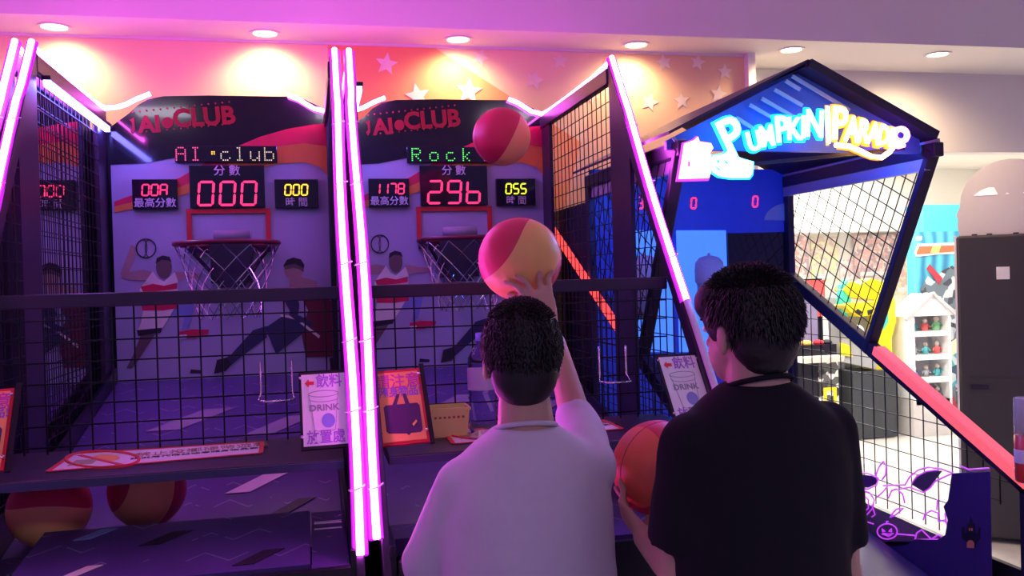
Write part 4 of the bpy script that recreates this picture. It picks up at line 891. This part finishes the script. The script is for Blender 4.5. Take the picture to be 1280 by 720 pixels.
# black cabinet seen from behind
Yc = 4.75
a, t_ = atY(1195, 291, Yc), atY(1197, 289, Yc)
cx0 = a.x; wid = .60; ztop = a.z
ca = math.radians(-39.5)
bcab = empty('claw_cabinet', (cx0, Yc, 0), 'tall black cabinet seen from behind with a grey round topper', 'cabinet'); bcab.rotation_euler = (0, 0, ca)
CHB = mat('charcoal_back', (.050, .045, .055), .5)
MB().box(0, wid, 0, .6, .03, ztop-.02).build('body', CHB, bcab, bevel=.015)
MB().box(-.012, 0, .005, .58, .03, ztop-.02).build('pale_side', PAPER, bcab)
MB().box(.05, wid-.05, -.004, 0, .25, 1.0).build('service_door', CHB, bcab)
MB().box(.06, .16, -.008, -.004, .93, .96).build('door_handle', BLACK, bcab)
for x in (.05, wid-.05): MB().box(x-.03, x+.03, .05, .55, 0, .03).build('foot', BLACK, bcab)
MB().box(.212, .282, -.0025, 0, ztop-.29, ztop-.215).build('paper_sticker', PAPER, bcab)
TG = mat('grey_white_board', (.72, .69, .71), .5, var=.02); cxm = .30
pts = [Vector((-.28, 0, 0)), Vector((-.293, 0, .06)), Vector((-.286, 0, .10)), Vector((-.298, 0, .13)), Vector((-.278, 0, .17))]
for i in range(17):
    t = math.pi*(1-i/16); pts.append(Vector((.275*math.cos(t), 0, .19+.26*math.sin(t))))
pts += [Vector((.278, 0, .17)), Vector((.298, 0, .13)), Vector((.286, 0, .10)), Vector((.293, 0, .06)), Vector((.28, 0, 0))]
tpo = MB().plate([p+Vector((cxm, .03, ztop-.02)) for p in pts], (0, 1, 0), .03).build('topper', TG, bcab)
for xs_ in ([(-.20, .24), (-.16, .27), (-.12, .285), (-.09, .283), (-.07, .24)], [(.06, .24), (.085, .26), (.10, .24)], [(-.03, .24), (-.02, .25), (-.01, .24)]):
    MB().plate([Vector((cxm+x, .0295, ztop-.02+z)) for x, z in xs_], (0, -1, 0), .002).build('white_cutout', mat('lit_white_cutout', (.95, .93, .9), .5, emit=(1, .98, .92), es=.5), tpo)
for x in (-.2, -.12, .02, .12): MB().box(cxm+x-.015, cxm+x+.015, .02, .06, ztop-.021, ztop-.012).build('topper_clip', BLACK, tpo)

# ------------------------------------------------------------------ people
def evaluated(o):
    TS.view_layers[0].update(); return bpy.data.meshes.new_from_object(o.evaluated_get(TS.view_layers[0].depsgraph))
def skin_mesh(mb, name, m, voxel, smooth_it, parent=None, wrinkle=0., wscale=9., loc=None, fuzz=0.):
    o = mb.build(name, m); COL.objects.unlink(o); TS.collection.objects.link(o); r = o.modifiers.new('r', 'REMESH'); r.mode = 'VOXEL'; r.voxel_size = voxel; r.use_smooth_shade = True
    s = o.modifiers.new('s', 'SMOOTH'); s.factor = .5; s.iterations = smooth_it
    me = evaluated(o); o.modifiers.clear(); TS.collection.objects.unlink(o); COL.objects.link(o); old = o.data; o.data = me; bpy.data.meshes.remove(old); me.name = name
    if wrinkle or fuzz:
        for v in me.vertices:
            d = 0.
            if wrinkle: p = v.co*wscale; d += wrinkle*(noise.noise(Vector((p.x, p.y, p.z*.55))) + .5*noise.noise(Vector((p.x*2+p.z*1.3, p.y*2, p.z*1.4))))
            if fuzz: d += fuzz*noise.noise(v.co*140) + fuzz*.7*noise.noise(v.co*45)
            v.co += v.normal*d
    me.polygons.foreach_set('use_smooth', [True]*len(me.polygons)); me.materials.clear(); me.materials.append(m); me.update()
    if parent: o.parent = parent; o.matrix_parent_inverse = parent.matrix_world.inverted()
    return o
def limb(mb, pts, rs, n=16):
    """rounded tapering limb"""
    pts = [Vector(p) for p in pts]; P, R = [], []
    for i in range(len(pts)-1):
        for k in range(5): t = k/5; P.append(pts[i].lerp(pts[i+1], t)); R.append(rs[i]*(1-t)+rs[i+1]*t)
    P.append(pts[-1]); R.append(rs[-1])
    mb.tube(P, R, n)
    for p, r in ((pts[0], rs[0]), (pts[-1], rs[-1])): mb.ell(p, (r, 0, 0), (0, r, 0), (0, 0, r), 14, 10)
    for p, r in zip(pts[1:-1], rs[1:-1]): mb.ell(p, (r, 0, 0), (0, r, 0), (0, 0, r), 14, 10)
def hand(mb, wrist, fd, pn, thumb_side, curl=.35, onball=None, splay=5.):
    """palm and five fingers: fd finger direction, pn palm normal (towards what is held), thumb_side unit vector"""
    fd = Vector(fd).normalized(); pn = Vector(pn); pn = (pn - fd*pn.dot(fd)).normalized(); sd = fd.cross(pn)
    if sd.dot(Vector(thumb_side)) < 0: sd = -sd
    w0 = Vector(wrist); rings = []
    for t, w_, h in ((-.01, .026, .02), (.02, .034, .017), (.05, .040, .015), (.08, .041, .013), (.092, .038, .010)): rings.append((w0+fd*t, sd*w_, pn*h))
    mb.loft(rings, 16)
    def pull(p, r):
        if onball is None: return p
        c, R = onball; d = p-c; return c + d.normalized()*(R+r*.9) if True else p
    for k, (s_, L) in enumerate(((.033, .074), (.011, .083), (-.012, .078), (-.034, .062))):
        p = w0+fd*.085+sd*s_; ang = 0.; pts = [p]; d = (fd+sd*s_*splay).normalized()
        for j, f in enumerate((.45, .32, .23)):
            ang += curl*(1+.2*j); q = d*math.cos(ang)+pn*math.sin(ang); p = p+q*L*f; pts.append(p)
        r = (.0090, .0084, .0078, .0068)
        pts = [pts[0]] + [pull(q, .009) for q in pts[1:]]
        limb(mb, pts, r, 10)
    p = w0+fd*.022+sd*.030; pts = [p, p+(sd*.75+fd*.6+pn*.25).normalized()*.036, p+(sd*.62+fd*.72+pn*.35).normalized()*.066, p+(sd*.45+fd*.8+pn*.5).normalized()*.090]
    pts = pts[:2] + [pull(q, .009) for q in pts[2:]]
    limb(mb, pts, (.014, .0115, .0100, .0085), 10)
def head(mb, c, r, f, u, s=1.):
    """skull, jaw, nose, lips and ears; c centre of the skull, r right, f forward, u up"""
    mb.ell(c+u*.015*s-f*.012*s, r*.074*s, f*.094*s, u*.098*s, 24, 16)
    mb.ell(c-u*.045*s+f*.028*s, r*.060*s, f*.062*s, u*.072*s, 20, 12)
    mb.ell(c-u*.088*s+f*.058*s, r*.030*s, f*.026*s, u*.022*s, 14, 8)
    limb(mb, [c+f*.084*s+u*.012*s, c+f*.104*s-u*.030*s], (.009*s, .0135*s), 10)
    mb.ell(c+f*.082*s+u*.022*s, r*.050*s, f*.012*s, u*.012*s, 14, 8)
    mb.ell(c+f*.084*s-u*.062*s, r*.022*s, f*.010*s, u*.009*s, 12, 8)
    for sx in (-1, 1):
        e = c+r*(sx*.080*s)-f*.012*s-u*.015*s
        mb.ell(e, r*.008*s+f*(.006*s), f*.016*s, u*.031*s, 14, 10)
        mb.ell(e-u*.018*s-f*.002*s, r*.008*s, f*.010*s, u*.014*s, 10, 8)
def face_parts(c, r, f, u, s, parent):
    for sx in (-1, 1):
        e = c+r*(sx*.031*s)+f*.078*s+u*.002*s
        def put(mb, name, m):
            o = mb.build(name, m, smooth=True); o.parent = parent; return o
        put(MB().ell(e, r*.014*s, f*.011*s, u*.008*s, 12, 8), 'eye', mat('eye_white', (.85, .84, .84), .2)); put(MB().ell(e+f*.0085*s, r*.0055*s, f*.003*s, u*.0055*s, 10, 6), 'iris', mat('dark_iris', (.03, .02, .015), .15))
        put(MB().tube([e+u*.020*s-r*.016*s+f*.004*s, e+u*.024*s+f*.009*s, e+u*.020*s+r*.016*s+f*.004*s], .003*s, 6), 'eyebrow', HAIR)
SKIN = mat('skin', (.55, .33, .25), .5, var=.05, scale=40)
nt, b = nodes(SKIN); b.inputs['Subsurface Weight'].default_value = .08; b.inputs['Subsurface Radius'].default_value = (.02, .008, .004)
HAIR = mat('black_hair', (.010, .008, .010), .55, var=.3, scale=120)
def hair_locks(mb, c, r, f, u, a, bdim, d, n, L, seed, test, spread=.25):
    rnd = random.Random(seed)
    k = 0
    while k < n:
        th = rnd.uniform(0, 2*math.pi); z = rnd.uniform(-.6, 1); q = math.sqrt(1-z*z); x, y = q*math.cos(th), q*math.sin(th)
        if not test(x, y, z): continue
        p = c + r*(a*x) + f*(bdim*y) + u*(d*z); nrm = (r*(x/a)+f*(y/bdim)+u*(z/d)).normalized()
        dr = (nrm*(.35+.3*rnd.random()) + u*(-.55 if z < .6 else -.05) + Vector((rnd.uniform(-1, 1), rnd.uniform(-1, 1), rnd.uniform(-1, 1)))*spread).normalized()
        l = L*rnd.uniform(.6, 1.2); mb.tube([p-nrm*.006, p+dr*l*.5+nrm*.002, p+dr*l-u*.15*l], [.0022, .0018, .0004], 4, cap=False); k += 1
#PEOPLE
def make_person(cfg):
    r = Vector((math.cos(cfg['yaw']), math.sin(cfg['yaw']), 0)); f = Vector((-r.y, r.x, 0)); u = Vector((0, 0, 1))
    base = cfg['base']; S_ = cfg.get('s', 1.)
    L = lambda x, y, z: base + r*x + f*y + u*z
    hy = cfg['head_yaw']; hr = Vector((math.cos(hy), math.sin(hy), 0)); hf = Vector((-hr.y, hr.x, 0))
    tl = cfg.get('tilt', 0.); hu = (u + hr*tl + hf*cfg.get('nod', 0.)).normalized(); hr = (hr - hu*hr.dot(hu)).normalized(); hf = hu.cross(hr)
    hc = cfg['head']; zs, zc = cfg['zs'], cfg['zc']      # shoulder height, crotch height
    sw = cfg['sw']
    # body
    mb = MB(); head(mb, hc, hr, hf, hu, cfg['hs'])
    nb = L(0, .0, zs+.045)
    mb.loft([(nb-u*.05, r*.075, f*.060), (nb, r*.062, f*.056), (nb.lerp(hc, .45)-f*.006, r*.055, f*.055), (hc-u*.05-f*.012, r*.056, f*.058)], 18)
    tor = [(zs+.02, .06, .05), (zs-.02, sw*.58, .07), (zs-.07, sw*.78, .09), (zs-.16, sw*.86, .108), (zs-.30, sw*.76, .10), (zs-.40, sw*.74, .10), (zc+.08, sw*.84, .11), (zc, sw*.80, .105)]
    mb.loft([(L(0, 0, z), r*a, f*b2) for z, a, b2 in tor], 24)
    for arm in cfg['arms']:
        limb(mb, [arm['sh'], arm['el'], arm['wr']], (.044, .040, .026)); hand(mb, **arm['hand'])
    for sx in (-1, 1):
        limb(mb, [L(sx*.09, 0, zc+.02), L(sx*.10, .02, zc*.54), L(sx*.105, -.01, .09)], (.078, .052, .038))
        limb(mb, [L(sx*.105, -.02, .05), L(sx*.11, .13, .035)], (.035, .028))
    body = skin_mesh(mb, 'person', SKIN, .0048, 3); tag(body, cfg['label'], 'person', 'players in front of the machines')
    # shirt
    sh = MB(); g = .016
    rings = []
    for z, a, b2 in cfg['shirt']: rings.append((L(0, cfg.get('lean', 0.)*(z-zs), z), r*a, f*b2))
    sh.loft(rings, 28)
    for arm in cfg['arms']:
        e = arm['sleeve_end']; P = [arm['sh']-Vector((0, 0, .004)), arm['el'], arm['wr']]
        limb_r = arm['sleeve_r']
        if e <= 1: end = P[0].lerp(P[1], e); pts, rs = [P[0], end], limb_r[:2]
        else: end = P[1].lerp(P[2], e-1); pts, rs = [P[0], P[1], end], limb_r
        d = (pts[-1]-pts[-2]).normalized()
        sh.tube([pts[0].lerp(pts[1], k/6) for k in range(7)] + ([pts[1].lerp(pts[2], k/6) for k in range(1, 7)] if len(pts) > 2 else []), [rs[0]+(rs[1]-rs[0])*k/6 for k in range(7)] + ([rs[1]+(rs[2]-rs[1])*k/6 for k in range(1, 7)] if len(pts) > 2 else []), 18)
        sh.ell(pts[0], (rs[0]*1.0, 0, 0), (0, rs[0]*1.0, 0), (0, 0, rs[0]*1.0), 16, 12)
        if len(pts) > 2: sh.ell(pts[1], (rs[1]*1.03, 0, 0), (0, rs[1]*1.03, 0), (0, 0, rs[1]*1.03), 16, 12)
    s_ = skin_mesh(sh, 'shirt', cfg['shirtmat'], .009, 10, body, wrinkle=cfg.get('wr', .004))
    # collar
    cb = nb + u*cfg.get('collar_dz', -.012) ; cl = MB(); cl.tube([cb + r*(.066*math.cos(t)) + f*(.062*math.sin(t)+.002) - u*(.020*math.sin(t)) for t in [i*2*math.pi/28 for i in range(28)]], .0055, 8, True)
    o = cl.build('collar', cfg['shirtmat'], smooth=True); o.parent = s_
    tr = MB()
    tr.loft([(L(0, 0, zc+.17), r*sw*.85, f*.12), (L(0, 0, zc+.05), r*sw*.92, f*.13), (L(0, 0, zc-.02), r*sw*.88, f*.12)], 24)
    for sx in (-1, 1):
        tr.tube([L(sx*.09, 0, zc+.04).lerp(L(sx*.10, .02, zc*.54), k/4) for k in range(5)] + [L(sx*.10, .02, zc*.54).lerp(L(sx*.105, -.01, .07), k/4) for k in range(1, 5)], [.10, .095, .09, .082, .076, .073, .07, .068, .066], 16)
    skin_mesh(tr, 'trousers', mat('dark_trousers', (.03, .03, .045), .8), .01, 2, body)
    for sx in (-1, 1):
        sm = MB(); q = L(sx*.105, .04, 0)
        sm.loft([(q+u*.0, r*.045, f*.135), (q+u*.025, r*.047, f*.138), (q+u*.055-f*.01, r*.042, f*.12), (q+u*.085-f*.05, r*.040, f*.07), (q+u*.10-f*.05, r*.036, f*.055)], 20)
        o = sm.build('shoe', mat('dark_shoe', (.06, .06, .07), .6), smooth=True); o.parent = body
    # hair
    hm = MB()
    for (dx, dy, dz), (a, b2, d) in cfg['hair']: hm.ell(hc+hr*dx+hf*dy+hu*dz, hr*a, hf*b2, hu*d, 28, 18)
    hair = skin_mesh(hm, 'hair', HAIR, .0045, 1, body, fuzz=cfg['fuzz'])
    lk = MB(); (dx, dy, dz), (a, b2, d) = cfg['hair'][0]
    hair_locks(lk, hc+hr*dx+hf*dy+hu*dz, hr, hf, hu, a, b2, d, cfg['nlocks'], cfg['lock'], 5, cfg['test'], cfg.get('spread', .25))
    o = lk.build('hair_locks', HAIR); o.parent = hair; o['kind'] = 'stuff'
    face_parts(hc, hr, hf, hu, cfg['hs'], body)
    return body

# person in the pale shirt
D1 = 1.95
hc = atD(651, 448, D1)
base = Vector((hc.x+.004, hc.y-.015, 0))
yaw = -.08
r1 = Vector((math.cos(yaw), math.sin(yaw), 0)); f1 = Vector((-r1.y, r1.x, 0))
zs = atD(650, 553, D1).z
shR = base + r1*.142 + Vector((0, 0, zs-.062)); shL = base - r1*.140 + Vector((0, 0, zs-.075))
elR = atD(722, 531, 2.11); wrR = atD(694, 428, 2.245)
bd = (BALL4-wrR)
elL = atD(532, 700, 1.97); wrL = elL + Vector((.045, .07, -.20))
make_person(dict(label='person in a pale lavender shirt raising a ball to shoot', yaw=yaw, base=base, head=hc, head_yaw=-.06, tilt=.03, nod=.0, hs=.98, zs=zs, zc=.78, sw=.18,
    arms=[dict(sh=shR, el=elR, wr=wrR, sleeve_end=1.22, sleeve_r=(.060, .053, .044), hand=dict(splay=10., wrist=wrR.lerp(BALL4, .20), fd=atD(664, 340, 2.235)-wrR, pn=Vector((-.1, 1, .3)), thumb_side=-r1, curl=.25, onball=(BALL4, RB))),
          dict(sh=shL, el=elL, wr=wrL, sleeve_end=1.75, sleeve_r=(.060, .054, .045), hand=dict(wrist=wrL, fd=Vector((.1, .2, -.8)), pn=Vector((1, 0, 0)), thumb_side=Vector((0, .8, .4)), curl=.35))],
    shirt=[(zs+.040, .070, .064), (zs+.024, .092, .074), (zs+.004, .122, .088), (zs-.022, .152, .100), (zs-.055, .174, .112), (zs-.12, .188, .126), (zs-.22, .190, .128), (zs-.34, .188, .126), (zs-.46, .190, .130), (zs-.60, .192, .134)],
    shirtmat=mat('lavender_cotton', (.60, .55, .66), .85, var=.04, scale=60), wr=.006,
    hair=[((0, -.010, .028), (.083, .103, .101)), ((0, -.045, -.030), (.072, .060, .070)), ((0, -.050, -.062), (.058, .042, .034))], fuzz=.0003, spread=.10, nlocks=4500, lock=.010, test=lambda x, y, z: (y < .35 or z > .45)))

# person in the black shirt
D2 = 1.76
hc = atD(934, 411, D2)
base = Vector((hc.x+.010, hc.y-.02, 0)); yaw = .14
r2 = Vector((math.cos(yaw), math.sin(yaw), 0)); zs = atD(938, 502, D2).z
shL = base - r2*.152 + Vector((0, 0, zs-.068)); shR = base + r2*.156 + Vector((0, 0, zs-.068))
elL = atD(846, 712, 1.72); wrL = atD(806, 672, 1.93)
elR = atD(1052, 715, 1.80); wrR = elR + Vector((-.08, .20, -.06))
make_person(dict(label='person in a black t-shirt with tousled black hair holding a red ball', yaw=yaw, base=base, head=hc, head_yaw=.30, tilt=-.02, nod=.03, hs=.98, zs=zs, zc=.84, sw=.185,
    arms=[dict(sh=shL, el=elL, wr=wrL, sleeve_end=.80, sleeve_r=(.064, .062), hand=dict(wrist=wrL, fd=Vector((-.15, .8, .35)), pn=BALL5-wrL, thumb_side=r2, curl=.3, onball=(BALL5, RB), splay=9.)),
          dict(sh=shR, el=elR, wr=wrR, sleeve_end=.80, sleeve_r=(.064, .062), hand=dict(wrist=wrR, fd=Vector((-.3, .8, 0)), pn=Vector((-1, 0, .2)), thumb_side=Vector((0, 0, 1)), curl=.4))],
    shirt=[(zs+.040, .071, .066), (zs+.024, .096, .076), (zs+.002, .128, .090), (zs-.024, .160, .102), (zs-.055, .182, .114), (zs-.12, .196, .126), (zs-.22, .192, .128), (zs-.34, .190, .126), (zs-.46, .192, .130), (zs-.62, .196, .136)],
    shirtmat=mat('black_cotton', (.0035, .0035, .008), .95, var=.1, scale=60), wr=.005, collar_dz=-.008,
    hair=[((0, -.010, .030), (.083, .102, .088)), ((0, -.048, -.022), (.075, .055, .062)), ((-.01, .045, .055), (.070, .052, .050)), ((0, -.052, -.060), (.056, .036, .032))], fuzz=.0012, nlocks=5000, lock=.017, spread=.14, test=lambda x, y, z: (y < .25 or z > .35) and not (z < -.1 and y > -.2)))
